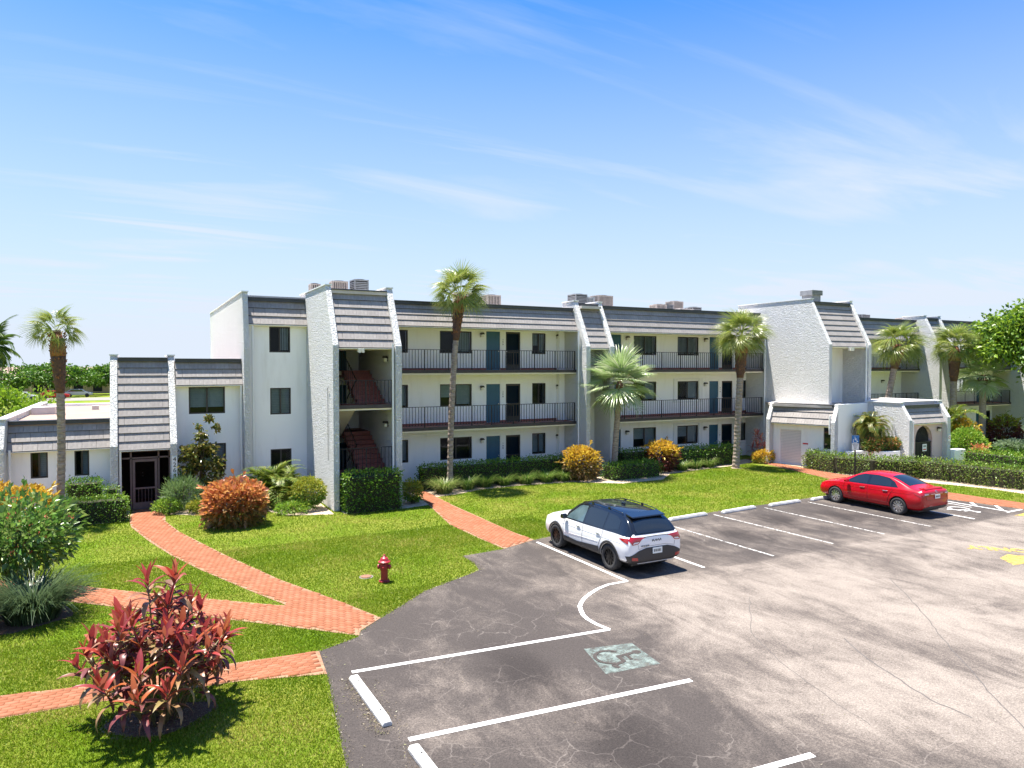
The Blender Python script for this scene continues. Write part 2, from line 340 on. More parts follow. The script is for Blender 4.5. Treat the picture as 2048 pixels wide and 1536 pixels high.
    gr = t.nodes.new('ShaderNodeValToRGB'); gr.color_ramp.elements[0].position = .34; gr.color_ramp.elements[1].position = .66; gr.color_ramp.elements[0].color = (.55, .55, .55, 1); gr.color_ramp.elements[1].color = (1.5, 1.47, 1.42, 1)
    L(math_('ADD', math_('MULTIPLY', speck, .5), math_('MULTIPLY', fine, .5)), gr.inputs[0])
    mx = t.nodes.new('ShaderNodeMixRGB'); mx.blend_type = 'MULTIPLY'; mx.inputs[0].default_value = 1; L(r.outputs[0], mx.inputs[1]); L(gr.outputs[0], mx.inputs[2])
    # hair cracks, sandy and pale, in the stalls
    wv = t.nodes.new('ShaderNodeTexNoise'); wv.inputs['Scale'].default_value = 1.6; wv.inputs['Detail'].default_value = 4; L(P, wv.inputs['Vector'])
    off = t.nodes.new('ShaderNodeVectorMath'); off.operation = 'SCALE'; off.inputs['Scale'].default_value = .55; L(wv.outputs['Color'], off.inputs[0])
    av = t.nodes.new('ShaderNodeVectorMath'); av.operation = 'ADD'; L(P, av.inputs[0]); L(off.outputs[0], av.inputs[1])
    def cracks(s, wd, mask):
        v = t.nodes.new('ShaderNodeTexVoronoi'); v.feature = 'DISTANCE_TO_EDGE'; v.inputs['Scale'].default_value = s; L(av.outputs[0], v.inputs['Vector'])
        return math_('MULTIPLY', mr(v.outputs['Distance'], wd, wd * .25), mask)
    cm = math_('MULTIPLY', mr(noise(.55, 3), .46, .60), mr(sp.outputs['X'], 11.5, 8.0))
    c1 = cracks(1.5, .016, cm); c2 = cracks(.42, .0055, mr(noise(.22, 2), .50, .60))
    ck = math_('MULTIPLY', math_('MAXIMUM', c1, c2), .26)
    mc = t.nodes.new('ShaderNodeMixRGB'); mc.inputs[2].default_value = (.30, .26, .23, 1); L(ck, mc.inputs[0]); L(mx.outputs[0], mc.inputs[1])
    # oil drips where engines have stood, dark and ragged
    spots = None
    for x, y, r_ in ((15.25, 17.6, 1.0), (17.8, 17.4, 1.0), (20.5, 17.9, 1.1), (23.2, 17.3, 1.1), (6.2, 11.2, 1.1), (6.4, 8.4, 1.1), (12.3, 16.2, .9), (28.3, 18.3, .9)):
        d = math_('SQRT', math_('ADD', math_('POWER', math_('SUBTRACT', sp.outputs['X'], x), 2), math_('POWER', math_('MULTIPLY', math_('SUBTRACT', sp.outputs['Y'], y), .55), 2)))
        k = mr(math_('ADD', d, math_('MULTIPLY', math_('SUBTRACT', streaks, .5), 1.6)), r_, r_ * .1); spots = k if spots is None else math_('MAXIMUM', spots, k)
    mo = t.nodes.new('ShaderNodeMixRGB'); mo.blend_type = 'MULTIPLY'; mo.inputs[2].default_value = (.52, .51, .52, 1); L(math_('MULTIPLY', spots, .8), mo.inputs[0]); L(mc.outputs[0], mo.inputs[1])
    L(mo.outputs[0], b.inputs['Base Color'])
    bp = t.nodes.new('ShaderNodeBump'); bp.inputs['Distance'].default_value = .006; L(grit, bp.inputs['Height']); L(bp.outputs[0], b.inputs['Normal'])
    MATS['asphalt'] = m
    # bricks
    m = bpy.data.materials.new('brick'); t, b = nodes(m); L = t.links.new; b.inputs['Roughness'].default_value = .85; b.inputs['Specular IOR Level'].default_value = .2
    g = t.nodes.new('ShaderNodeNewGeometry'); oi = t.nodes.new('ShaderNodeObjectInfo'); tc = t.nodes.new('ShaderNodeTexCoord')
    ad = t.nodes.new('ShaderNodeMath'); ad.operation = 'ADD'; L(g.outputs['Random Per Island'], ad.inputs[0]); L(oi.outputs['Random'], ad.inputs[1])
    fr = t.nodes.new('ShaderNodeMath'); fr.operation = 'FRACT'; L(ad.outputs[0], fr.inputs[0])
    r = t.nodes.new('ShaderNodeValToRGB'); cr = r.color_ramp; cr.elements[0].color = (.26, .093, .045, 1); cr.elements[1].color = (.315, .128, .070, 1); e = cr.elements.new(.5); e.color = (.288, .109, .056, 1)
    L(fr.outputs[0], r.inputs[0])
    n = t.nodes.new('ShaderNodeTexNoise'); n.inputs['Scale'].default_value = 60; n.inputs['Detail'].default_value = 4; L(tc.outputs['Object'], n.inputs['Vector'])
    n3 = t.nodes.new('ShaderNodeTexNoise'); n3.inputs['Scale'].default_value = 1.1; n3.inputs['Detail'].default_value = 7; n3.inputs['Roughness'].default_value = .65; L(g.outputs['Position'], n3.inputs['Vector'])
    sm = t.nodes.new('ShaderNodeMath'); sm.operation = 'MULTIPLY_ADD'; sm.inputs[1].default_value = .35; L(n.outputs[0], sm.inputs[0])
    s3 = t.nodes.new('ShaderNodeMath'); s3.operation = 'MULTIPLY'; s3.inputs[1].default_value = .65; L(n3.outputs[0], s3.inputs[0]); L(s3.outputs[0], sm.inputs[2])
    r2 = t.nodes.new('ShaderNodeValToRGB'); r2.color_ramp.elements[0].position = .32; r2.color_ramp.elements[1].position = .66; r2.color_ramp.elements[0].color = (.78, .80, .80, 1); r2.color_ramp.elements[1].color = (1.10, 1.12, 1.16, 1); L(sm.outputs[0], r2.inputs[0])
    mx = t.nodes.new('ShaderNodeMixRGB'); mx.blend_type = 'MULTIPLY'; mx.inputs[0].default_value = 1; L(r.outputs[0], mx.inputs[1]); L(r2.outputs[0], mx.inputs[2]); L(mx.outputs[0], b.inputs['Base Color'])
    MATS['brick'] = m
ground_mats()
mat('brick_joint', (.27, .125, .075), (.27, .17, .10), scale=3, rough=.95)
wornmat('paint_yellow', (.46, .30, .055), (.52, .36, .08), .38, .52, 9)
wornmat('paint_faded_blue', (.13, .17, .155), (.19, .225, .205), .36, .62, 6)

# ------------------------------------------------------------------ ground, car park, paths
def sheet(name, poly, z, m, kind='structure', parent=None):
    b = MB(); b.quad(*[(x, y, z) for x, y in poly]); me = b.mesh(name, m)
    if me.polygons[0].normal.z < 0: me.flip_normals()
    o = link(name, me, parent)
    if kind and not parent: tag(o, kind=kind)
    return o
sheet('ground', [(-2500, -300), (2500, -300), (2500, 3500), (-2500, 3500)], 0, 'lawn_soil')
ASPH = [(1.2, -12), (1.9, 4), (2.54, 9.7), (2.75, 11.11), (3.01, 12.78), (3.13, 13.97), (4.02, 14.35), (4.16, 14.64), (4.77, 15.19), (6.32, 16.52), (8.01, 17.36), (8.28, 17.54), (8.44, 18.12),
        (8.47, 19.07), (9.92, 19.2), (11.29, 19.75), (12.1, 19.93), (17.36, 20.25), (25.92, 20.62), (30.1, 20.75), (30.05, 17.9), (30.6, 15.0), (31.2, 10), (31.4, -12)]
lot = sheet('parking_lot', ASPH, .004, 'asphalt')
MAIN = [(-.12, 31.2), (-.26, 29.44), (-.17, 27.85), (.37, 25.19), (.9, 23.1), (1.52, 21.13), (2.47, 18.56), (3.1, 16.94), (1.12, 18.72), (-1.42, 21.1), (-3.3, 22.6), (-7, 25), (-7, 23.4), (-2.94, 20.87), (-1.36, 19.63), (2.34, 16.1), (4.05, 14.39),
        (4.16, 14.66), (4.77, 15.19), (4.25, 16.72), (3.3, 19.15), (2.3, 22.47), (1.29, 26.23), (.92, 28.34), (.96, 29.58), (.69, 31.2)]
P2 = [(3.13, 13.97), (1.69, 14.14), (-.6, 14.29), (-2.09, 14.6), (-6, 15.2), (-6, 14.2), (-1.95, 13.65), (-.79, 13.58), (1.59, 13.28), (3.02, 12.85)]
P3 = [(10.79, 29.06), (10.3, 26.23), (9.75, 23.01), (9.8, 20.87), (9.92, 19.2), (11.29, 19.75), (11.19, 21.22), (11.22, 23.64), (11.24, 26.53), (11.39, 29.01), (11.4, 30.9), (10.8, 30.9)]
P4 = [(32.41, 31.0), (31.4, 27.58), (30.3, 23.5), (30.1, 20.75), (30.05, 17.9), (30.6, 15.0), (31.2, 10), (31.4, 0), (32.7, 0), (32.5, 10), (31.94, 15.66), (31.68, 18.79), (32.0, 22.04), (32.07, 24.55), (32.5, 27.2), (32.45, 28.9), (33.2, 31)]
def bricks(poly, ang, L=.205, W=.105, z0=.012, h=.022):
    P = np.array(poly); c, s = math.cos(ang), math.sin(ang); Rm = np.array([[c, -s], [s, c]])
    Q = P @ Rm; lo, hi = Q.min(0), Q.max(0); out = []
    nr = int((hi[1] - lo[1]) / W) + 2; nc = int((hi[0] - lo[0]) / L) + 2
    j, i = np.meshgrid(np.arange(nr), np.arange(nc), indexing='ij')
    X = lo[0] + (i + .5 * (j % 2)) * L; Y = lo[1] + j * W; C = np.stack([X.ravel(), Y.ravel()], 1)
    ok = np.ones(len(C), bool)
    for dx in (-.5, .5):
        for dy in (-.5, .5): ok &= in_poly((C + [dx * L * .93, dy * W * .93]) @ Rm.T, poly)
    return C[ok] @ Rm.T
def brick_box(L=.197, W=.097, h=.022):
    return np.array([(-L/2, -W/2, 0), (L/2, -W/2, 0), (L/2, W/2, 0), (-L/2, W/2, 0), (-L/2 + .006, -W/2 + .006, h), (L/2 - .006, -W/2 + .006, h), (L/2 - .006, W/2 - .006, h), (-L/2 + .006, W/2 - .006, h)])
BQ = np.array([(4, 5, 6, 7), (0, 1, 5, 4), (1, 2, 6, 5), (2, 3, 7, 6), (3, 0, 4, 7)])
brick_me = np_mesh('brick', brick_box(), BQ, 'brick')
def path(name, poly, ang, singles, label=None):
    base = sheet(name, poly, .010, 'brick_joint')
    C = bricks(poly, ang); d = np.hypot(C[:, 0], C[:, 1]); C = C[np.argsort(d)]
    for p in C[:singles]:
        o = link('brick', brick_me, base, (p[0], p[1], .013 + random.uniform(-.003, .003)), (random.uniform(-.012, .012), random.uniform(-.012, .012), ang + random.uniform(-.02, .02)))
    C = C[singles:]
    if len(C):
        bb = brick_box(); a = ang + RNG.uniform(-.02, .02, len(C)); c, s = np.cos(a)[:, None], np.sin(a)[:, None]
        V = np.stack([bb[:, 0] * c - bb[:, 1] * s + C[:, :1], bb[:, 0] * s + bb[:, 1] * c + C[:, 1:], bb[:, 2] + .013 + RNG.uniform(-.003, .003, (len(C), 1))], 2).reshape(-1, 3)
        F = (BQ[None] + (np.arange(len(C)) * 8)[:, None, None]).reshape(-1, 4)
        o = link('paving', np_mesh('paving', V, F, 'brick'), base); tag(o, kind='stuff')
    return base
path('brick_path', MAIN, R(-58), 300); path('brick_path', P2, R(-4), 250); path('brick_path', P3, R(90), 0); path('brick_path', P4, R(92), 0)

# painted markings (children of the car park)
def stripe(a, b, w, m='paint_white', z=.010, name='parking_line'):
    a, b = Vector(a), Vector(b); d = (b - a).normalized(); n = Vector((-d.y, d.x)) * w / 2
    q = [a - n, b - n, b + n, a + n]; return sheet(name, [(p.x, p.y) for p in q], z, m, None, lot)
def ribbon(pts, w, m='paint_white', z=.010, name='parking_line'):
    pts = [Vector(p) for p in pts]; l, r = [], []
    for i, p in enumerate(pts):
        d = (pts[min(i + 1, len(pts) - 1)] - pts[max(i - 1, 0)]).normalized(); n = Vector((-d.y, d.x)) * w / 2; l.append(p + n); r.append(p - n)
    b = MB()
    for i in range(len(pts) - 1): b.quad(*[(q.x, q.y, z) for q in (r[i], r[i+1], l[i+1], l[i])])
    return b.build(name, m, lot)
stripe((11.23, 19.45), (11.25, 14.80), .10); stripe((13.9, 19.6), (13.9, 14.8), .10); stripe((16.53, 19.3), (16.56, 14.75), .085, 'paint_worn'); stripe((19.2, 19.95), (19.36, 14.9), .085, 'paint_worn')
stripe((21.9, 20.0), (21.98, 14.95), .085, 'paint_worn'); stripe((24.4, 20.0), (24.46, 14.9), .085, 'paint_worn'); stripe((27.03, 20.0), (27.08, 14.9), .10); stripe((29.62, 20.4), (29.6, 15.0), .10, z=.012)
stripe((29.3, 20.3), (29.22, 16.2), .06)
for k, y in enumerate((15.3, 16.3, 17.5, 18.7)): stripe((29.68, y), (30.04 + (.5 if k < 2 else 0), y + (.75 if k < 2 else .35)), .12)
stripe((29.4, 15.0), (30.5, 15.04), .10, z=.013)
stripe((3.44, 12.72), (8.84, 12.24), .11); stripe((3.56, 10.0), (8.69, 9.56), .12); stripe((3.7, 7.33), (8.56, 6.88), .12)
cv = [(11.25, 14.79), (10.62, 14.78), (10.2, 14.62), (9.82, 14.4), (9.5, 14.17), (9.28, 13.97), (9.08, 13.74), (8.95, 13.49), (8.82, 13.2), (8.77, 12.94), (8.77, 12.6), (8.83, 12.23)]
ribbon(cv, .10, z=.013)
sheet('parking_symbol_ground', [(7.78, 11.62), (8.80, 11.42), (8.66, 10.37), (7.49, 10.47)], .009, 'paint_faded_blue', None, lot)
def isa(cx, cy, s, ang, m, z):
    """wheelchair symbol as paint strokes"""
    b = MB(); c, sn = math.cos(ang), math.sin(ang)
    def T(x, y): x *= s; y *= s; return (cx + x * c - y * sn, cy + x * sn + y * c, z)
    def stroke(pts, w):
        pts = [Vector(p) for p in pts]
        for i in range(len(pts) - 1):
            d = (pts[i+1] - pts[i]).normalized(); n = Vector((-d.y, d.x)) * w / 2; e = d * w * .25
            b.quad(*[T(*q) for q in (pts[i] - n - e, pts[i+1] - n + e, pts[i+1] + n + e, pts[i] + n - e)])
    b.quad(*[T(-.08 + .09 * math.cos(a), .42 + .09 * math.sin(a)) for a in np.linspace(0, 2 * math.pi, 14, endpoint=False)])
    stroke([(-.07, .30), (-.03, -.02), (.2, -.04), (.30, -.32), (.40, -.28)], .085); stroke([(-.05, .16), (.18, .14)], .07)
    stroke([(-.10 + .30 * math.cos(a) + .04, -.18 + .30 * math.sin(a)) for a in np.linspace(R(130), R(345), 16)], .07)
    for i, v in enumerate(b.v): b.v[i] = (v[0], v[1], v[2] + .0002 * (i // 4))
    return b.build('parking_symbol', m, lot)
isa(8.18, 10.97, 1.0, R(-95), 'asphalt', .0125)
isa(28.4, 16.05, 1.15, R(180), 'paint_white', .0125)
t_ = text('ONLY', .62, 'paint_yellow', lot, (23.25, 12.12, .011), (0, 0, R(180 - 46)), 'road_lettering', extrude=.0005, bold=.022)
ar = [(22.2, 11.5), (22.85, 11.62), (22.95, 11.4), (24.4, 10.3), (24.1, 9.95), (22.62, 11.0), (22.55, 10.8), (21.75, 10.9)]
sheet('road_arrow', ar, .010, 'paint_yellow', None, lot)
sheet('kerb_paint', [(29.0, 14.55), (31.0, 14.7), (31.1, 13.9), (29.6, 14.0)], .0105, 'paint_yellow', None, lot)

mat('seam_dark', (.075, .066, .061), (.12, .105, .096), scale=12, rough=.95)
for pts, w_ in (([(17.5, 11.74), (16.38, 10.45), (15.5, 9.5), (14.76, 8.79), (13.73, 7.7), (12.78, 6.68), (11.5, 5.2)], .022), ([(13.08, 12.38), (12.2, 11.5), (11.36, 10.72), (10.74, 9.39), (10.46, 8.54), (10.17, 7.58), (10.05, 6.9)], .015), ([(12.81, 9.57), (12.29, 8.68), (11.99, 7.82), (11.71, 7.09), (11.7, 6.3)], .03)):
    q = [(x + random.uniform(-.02, .02), y + random.uniform(-.02, .02)) for a, b in zip(pts, pts[1:]) for x, y in [(a[0] + (b[0] - a[0]) * k / 6, a[1] + (b[1] - a[1]) * k / 6) for k in range(6)]]
    ribbon(q, w_, 'seam_dark', .0065, 'pavement_seam')
def wheel_stop(label, a, b, group='white concrete wheel stops in the car park'):
    a, b = Vector(a), Vector(b); d = b - a; L = d.length
    t = thing('wheel_stop', label, 'wheel stop', (a.x, a.y, .004), math.atan2(d.y, d.x), group)
    m = MB(); pr = [(-.085, 0), (.085, 0), (.085, .05), (.055, .12), (-.055, .12), (-.085, .05)]
    n = len(m.v)
    for x, k in ((0, .6), (.10, 1), (L - .10, 1), (L, .6)):
        for y, z in pr: m.v.append((x, y * (1 if k == 1 else .95), z * (1 if k == 1 else .62)))
    for i in range(3):
        for j in range(6): jj = (j + 1) % 6; m.f.append((n + i*6 + j, n + i*6 + jj, n + (i+1)*6 + jj, n + (i+1)*6 + j))
    m.f += [tuple(range(n, n + 6))[::-1], tuple(range(n + 18, n + 24))]
    m.build('block', 'concrete_white', t, bevel=.012)
    for x in (.35, L - .35): MB().lathe([(.018, .10), (.018, .124), (.006, .126)], 8, (x, 0, 0)).build('bolt', 'iron', t)
wheel_stop('white wheel stop beside brick path in the foreground, above its dry weeds', (3.38, 12.42), (3.40, 10.52))
wheel_stop('white wheel stop cut off by the bottom edge of the picture', (3.52, 9.72), (3.55, 7.75))
wheel_stop('white wheel stop right behind the white car, nearest stall beyond it', (16.95, 19.85), (18.9, 20.03))
wheel_stop('white wheel stop in the middle empty stall at the lawn edge', (19.6, 19.92), (21.5, 20.1))
wheel_stop('white wheel stop in the empty stall next to the red car', (22.25, 20.05), (24.1, 20.15))
wheel_stop('white wheel stop under the nose of the red car', (24.75, 20.1), (26.7, 20.2))

# planting beds
BEDS = {'planting_bed': [
    [(11.3, 28.2), (12.3, 28.35), (13.8, 29.0), (16, 29.1), (18.6, 28.75), (20.4, 27.3), (22.9, 27.3), (24.5, 28.6), (27, 29.0), (29.9, 29.3), (32.3, 30), (32.3, 31.0), (11.4, 31.0)],
    [(1.0, 29.7), (2.0, 28.9), (4.4, 28.6), (5.0, 27.3), (6.6, 26.7), (6.65, 31.3), (4.2, 31.9), (1.2, 31.9)],
    [(6.95, 26.55), (9.2, 26.5), (10.4, 26.7), (10.7, 29), (10.7, 31), (6.95, 31)],
    [(-6, 31.8), (-6, 28.6), (-2.6, 28.9), (-.3, 29.1), (-.2, 31.2), (-.9, 31.8)],
    [(32.6, 28.5), (32.2, 24.6), (31.95, 21.9), (33.4, 21.0), (34.3, 18.4), (34.4, 12), (37, 12), (37, 23.6), (34, 26.4)]]}
for poly in BEDS['planting_bed']: sheet('planting_bed', poly, .006, 'sand')
def disc_bed(cx, cy, rx, ry, m='mulch'):
    pts = [(cx + rx * (1 + .12 * math.sin(3 * a + cx)) * math.cos(a), cy + ry * (1 + .12 * math.cos(4 * a + cy)) * math.sin(a)) for a in np.linspace(0, 2 * math.pi, 28, endpoint=False)]
    sheet('planting_bed', pts, .009, m); BEDS['planting_bed'].append(pts)
disc_bed(.30, 12.45, .78, .52); disc_bed(-2.4, 19.0, 1.15, 1.0); disc_bed(29.11, 28.55, .3, .3, 'sand')
BLDG = [(-6, 31.6), (62, 31.0), (62, 47), (-6, 47)]

# grass blades on the near lawns
def grass():
    zones = [(-7, 9.5, 7.5, 17, 3000), (-7, 13, 17, 23, 1500), (-6, 31, 20, 31.2, 700), (31.6, 36, 10, 24, 600)]
    P = []
    for x0, x1, y0, y1, d in zones:
        n = int((x1 - x0) * (y1 - y0) * d); P.append(np.stack([RNG.uniform(x0, x1, n), RNG.uniform(y0, y1, n)], 1))
    P = np.concatenate(P)
    # keep what the lens and a step to either side could see
    yaw = R(27.97); fx, fy = math.sin(yaw), math.cos(yaw); dep = P[:, 0] * fx + P[:, 1] * fy; lat = P[:, 0] * fy - P[:, 1] * fx
    P = P[(np.abs(lat) < dep * .80 + 1.5) & (dep > 8.0)]
    Q = P + RNG.normal(0, .035, P.shape)
    ok = ~in_poly(Q, ASPH)
    for poly in (MAIN, P2, P3, P4, BLDG): ok &= ~in_poly(Q, poly)
    for poly in BEDS['planting_bed']: ok &= ~in_poly(P, poly)
    P = P[ok]; n = len(P)
    a = RNG.uniform(0, 2 * math.pi, n); h = RNG.uniform(.018, .052, n); w = RNG.uniform(.0035, .007, n) * (1 + (np.hypot(P[:, 0], P[:, 1]) / 16))
    tl = RNG.normal(0, .022, (n, 2)); c, s = np.cos(a) * w, np.sin(a) * w
    V = np.zeros((n, 3, 3)); V[:, 0, 0] = P[:, 0] - c; V[:, 0, 1] = P[:, 1] - s; V[:, 1, 0] = P[:, 0] + c; V[:, 1, 1] = P[:, 1] + s
    V[:, 2, 0] = P[:, 0] + tl[:, 0]; V[:, 2, 1] = P[:, 1] + tl[:, 1]; V[:, 2, 2] = h; V[:, :2, 2] = -.005
    o = link('grass', np_mesh('grass', V.reshape(-1, 3), np.arange(n * 3).reshape(-1, 3), 'grass_blade'))
    tag(o, 'short green mown grass covering the lawns', 'grass', kind='stuff'); print('GRASS', n)
grass()
# grit, clippings and dry leaves along the edges of the asphalt and round the planted disc
leafmat('litter_tone', [(.20, .155, .085), (.14, .105, .065), (.25, .20, .11), (.10, .075, .045), (.17, .18, .05)], trans=.1)
def litter():
    P = []
    for a, b in zip(ASPH[1:], ASPH[2:20]):
        L = math.hypot(b[0] - a[0], b[1] - a[1]); n = int(L * 75); f = RNG.random(n)[:, None]; d = np.array([(b[0] - a[0]) / L, (b[1] - a[1]) / L]); nn = np.array([d[1], -d[0]])
        P.append(np.array(a) + f * (np.array(b) - np.array(a)) + nn * (RNG.exponential(.10, (n, 1)) - .05))
    for x, y, s, n in ((3.25, 11.4, .08, 500), (3.55, 11.2, .08, 120), (3.4, 8.8, .08, 200)): P.append(np.stack([RNG.normal(x, s, n), RNG.uniform(y - 1.1, y + 1.1, n)], 1))
    n = 1500; a = RNG.uniform(0, 6.283, n); r = np.sqrt(RNG.random(n)); P.append(np.stack([.30 + r * .85 * np.cos(a), 12.45 + r * .6 * np.sin(a)], 1))
    n = 500; P.append(np.stack([RNG.uniform(3, 24, n), RNG.uniform(6, 20, n)], 1))
    P = np.concatenate(P); n = len(P); s = RNG.uniform(.008, .024, n); a = RNG.uniform(0, 6.283, n); V = np.zeros((n, 3, 3))
    for k in range(3):
        e = s * (1.0 if k else .35); V[:, k, 0] = P[:, 0] + e * np.cos(a + k * 2.6); V[:, k, 1] = P[:, 1] + e * np.sin(a + k * 2.6); V[:, k, 2] = .014 + RNG.uniform(0, .02, n)
    tag(link('litter', np_mesh('litter', V.reshape(-1, 3), np.arange(n * 3).reshape(-1, 3), 'litter_tone')), 'dry clippings and grit along the asphalt edges', 'litter', kind='stuff')
litter()
# ------------------------------------------------------------------ building kit
TILE = {}
mat('tile_shadow_line', (.05, .042, .045), rough=.9)  # dark lower tile ends paint in the shadow line under each course
def tile_mesh(w):
    k = round(w, 2)
    if k not in TILE:
        w_ = w - .006; b = MB(); b.prism([(0, 0), (0, .070), (.40, .018), (.40, 0)], -w_ / 2, w_ / 2, 'x'); me = b.mesh('tile', 'roof_tile'); me.materials.append(MATS['tile_shadow_line']); TILE[k] = me
        for p in me.polygons:
            if p.normal.y < -.7: p.material_index = 1
    return TILE[k]
def mansard(root, o, ang, L, z0, z1, lean, fascia=.16, over=.155, gutter=True, name='mansard_roof', course=.345, side_gap=0, downspout=True):
    """steep tiled roof band; o = left end of its eave (seen from outside), ang = direction of the eave"""
    H = z1 - z0; SL = math.hypot(H, lean); A = math.atan2(H, lean); w0 = wloc(root)
    p = MB(); p.prism([(0, 0), (lean, H), (lean + .12, H), (.12, 0)], 0, L, 'x')
    r = p.build(name, 'room_dark', root); r.location = (o[0] - w0[0], o[1] - w0[1], z0); r.rotation_euler = (0, 0, ang)
    nc = max(1, round(SL / course)); cl = SL / nc; nt = max(1, round(L / .47)); tw = L / nt
    for j in range(nc):
        s = j * cl
        for i in range(nt):
            x = (i + .5) * tw; off = 0
            if j % 2 and nt > 3: x = x + tw / 2 if i < nt - 1 else tw / 4 - tw * .02; 
            if j % 2 and nt > 3 and i == nt - 1:
                me = tile_mesh(tw / 2 - .01); x = tw / 4
            elif j % 2 and nt > 3 and i == nt - 2:
                me = tile_mesh(tw); 
            else: me = tile_mesh(tw)
            t = link('tile', me, r, (x, s * math.cos(A), s * math.sin(A)), (A + R(1.2) + random.uniform(-.008, .008), random.uniform(-.006, .006), 0))
        if j % 2 and nt > 3:      # closing half tile at the far end of every other course
            link('tile', tile_mesh(tw / 2 - .01), r, (L - tw / 4, s * math.cos(A), s * math.sin(A)), (A + R(1.2), 0, 0))
    f = MB(); f.box(-.0, L, lean - over, lean + .14, H - .03, H - .03 + fascia); f.box(0, L, lean - over - .035, lean - over, H - .03 + fascia - .05, H - .03 + fascia)
    f.build('fascia', 'fascia', r, bevel=.006)
    MB().box(0, L, -.035, .12, -.03, 0).build('eave_trim', 'trim_white', r)
    return r
def pilaster(root, u0, u1, vf, vb, zb, zt, lean, m='stucco', cap=True, name='pilaster', z0=0):
    b = MB(); b.prism([(vf, z0), (vf, zb), (vf + lean, zt), (vb, zt), (vb, z0)], u0, u1, 'x')
    o = b.build(name, m, root, world=True, bevel=.025)
    if cap:
        off = wloc(o); MB().box(u0 - .03, u1 + .03, vf + lean - .05, vb, zt, zt + .05).build('coping', 'trim_white', o, world=True)
    return o
def wall(root, u0, u1, z0, z1, v, holes=(), m='white_paint', depth=.14, name='wall', back=.6):
    """front-facing wall at y=v with real openings; holes = (u0,u1,z0,z1)"""
    us = sorted({u0, u1, *[h[0] for h in holes], *[h[1] for h in holes]}); zs = sorted({z0, z1, *[h[2] for h in holes], *[h[3] for h in holes]})
    us = [u for u in us if u0 <= u <= u1]; zs = [z for z in zs if z0 <= z <= z1]; b = MB()
    for i in range(len(us) - 1):
        for j in range(len(zs) - 1):
            cu, cz = (us[i] + us[i+1]) / 2, (zs[j] + zs[j+1]) / 2
            if any(h[0] < cu < h[1] and h[2] < cz < h[3] for h in holes): continue
            b.quad((us[i], v, zs[j]), (us[i+1], v, zs[j]), (us[i+1], v, zs[j+1]), (us[i], v, zs[j+1]))
    for a, c, d, e in holes:
        b.quad((a, v, d), (a, v + depth, d), (a, v + depth, e), (a, v, e)); b.quad((c, v, d), (c, v, e), (c, v + depth, e), (c, v + depth, d))
        b.quad((a, v, e), (a, v + depth, e), (c, v + depth, e), (c, v, e)); b.quad((a, v, d), (c, v, d), (c, v + depth, d), (a, v + depth, d))
    n = len(b.v)
    return b.build(name, m, root, world=True)
def frame_pts(ang, loc):
    return Matrix.Translation(loc) @ Matrix.Rotation(ang, 4, 'Z')
def window(root, u0, u1, z0, z1, v, panes=2, blinds=(1, 1), ang=0, shutter=False, depth=.10, wide=None, vertical=False):
    """sliding window in a wall opening, seen from -y"""
    w0 = wloc(root); W, H = u1 - u0, z1 - z0
    f = MB(); t = .05
    f.box(0, t, 0, .06, 0, H); f.box(W - t, W, 0, .06, 0, H); f.box(t, W - t, 0, .06, 0, t); f.box(t, W - t, 0, .06, H - t, H)
    for k in range(1, panes): x = W * k / panes; f.box(x - .03, x + .03, .005, .055, t, H - t)
    o = f.build('window', 'bronze', root); o.location = (u0 - w0[0], v + .03 - w0[1], z0 - w0[2]); o.rotation_euler = (0, 0, ang)
    for k in range(panes):
        a, b = t + (W - 2 * t) * k / panes, t + (W - 2 * t) * (k + 1) / panes
        MB().quad((a, .03, t), (b, .03, t), (b, .03, H - t), (a, .03, H - t)).build('pane', 'window_glass', o)
        fr = blinds[k % len(blinds)]
        if fr > 0:
            s = MB(); zb = H - t - (H - 2 * t) * fr
            if vertical:
                n = max(2, int((b - a) / .09))
                for q in range(n): x = a + (b - a) * (q + .5) / n; s.quad((x - .04, .10, zb), (x + .04, .125, zb), (x + .04, .125, H - t), (x - .04, .10, H - t))
            else:
                n = max(3, int((H - zb) / .075))
                for q in range(n): z = zb + (H - t - zb) * q / n; s.quad((a, .105, z), (b, .105, z), (b, .13, z + .07), (a, .13, z + .07))
            s.build('blind', 'blind', o)
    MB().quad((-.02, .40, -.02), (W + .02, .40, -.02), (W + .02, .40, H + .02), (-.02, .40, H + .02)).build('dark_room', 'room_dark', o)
    if shutter:
        for x in (-.30, W + .02): MB().box(x, x + .27, -.09, -.03, -.10, H + .12).build('shutter', 'trim_white', o)
        MB().box(-.34, W + .34, -.075, -.035, H + .10, H + .16).build('shutter_rail', 'trim_white', o); MB().box(-.34, W + .34, -.075, -.035, -.16, -.10).build('shutter_rail', 'trim_white', o)
    return o
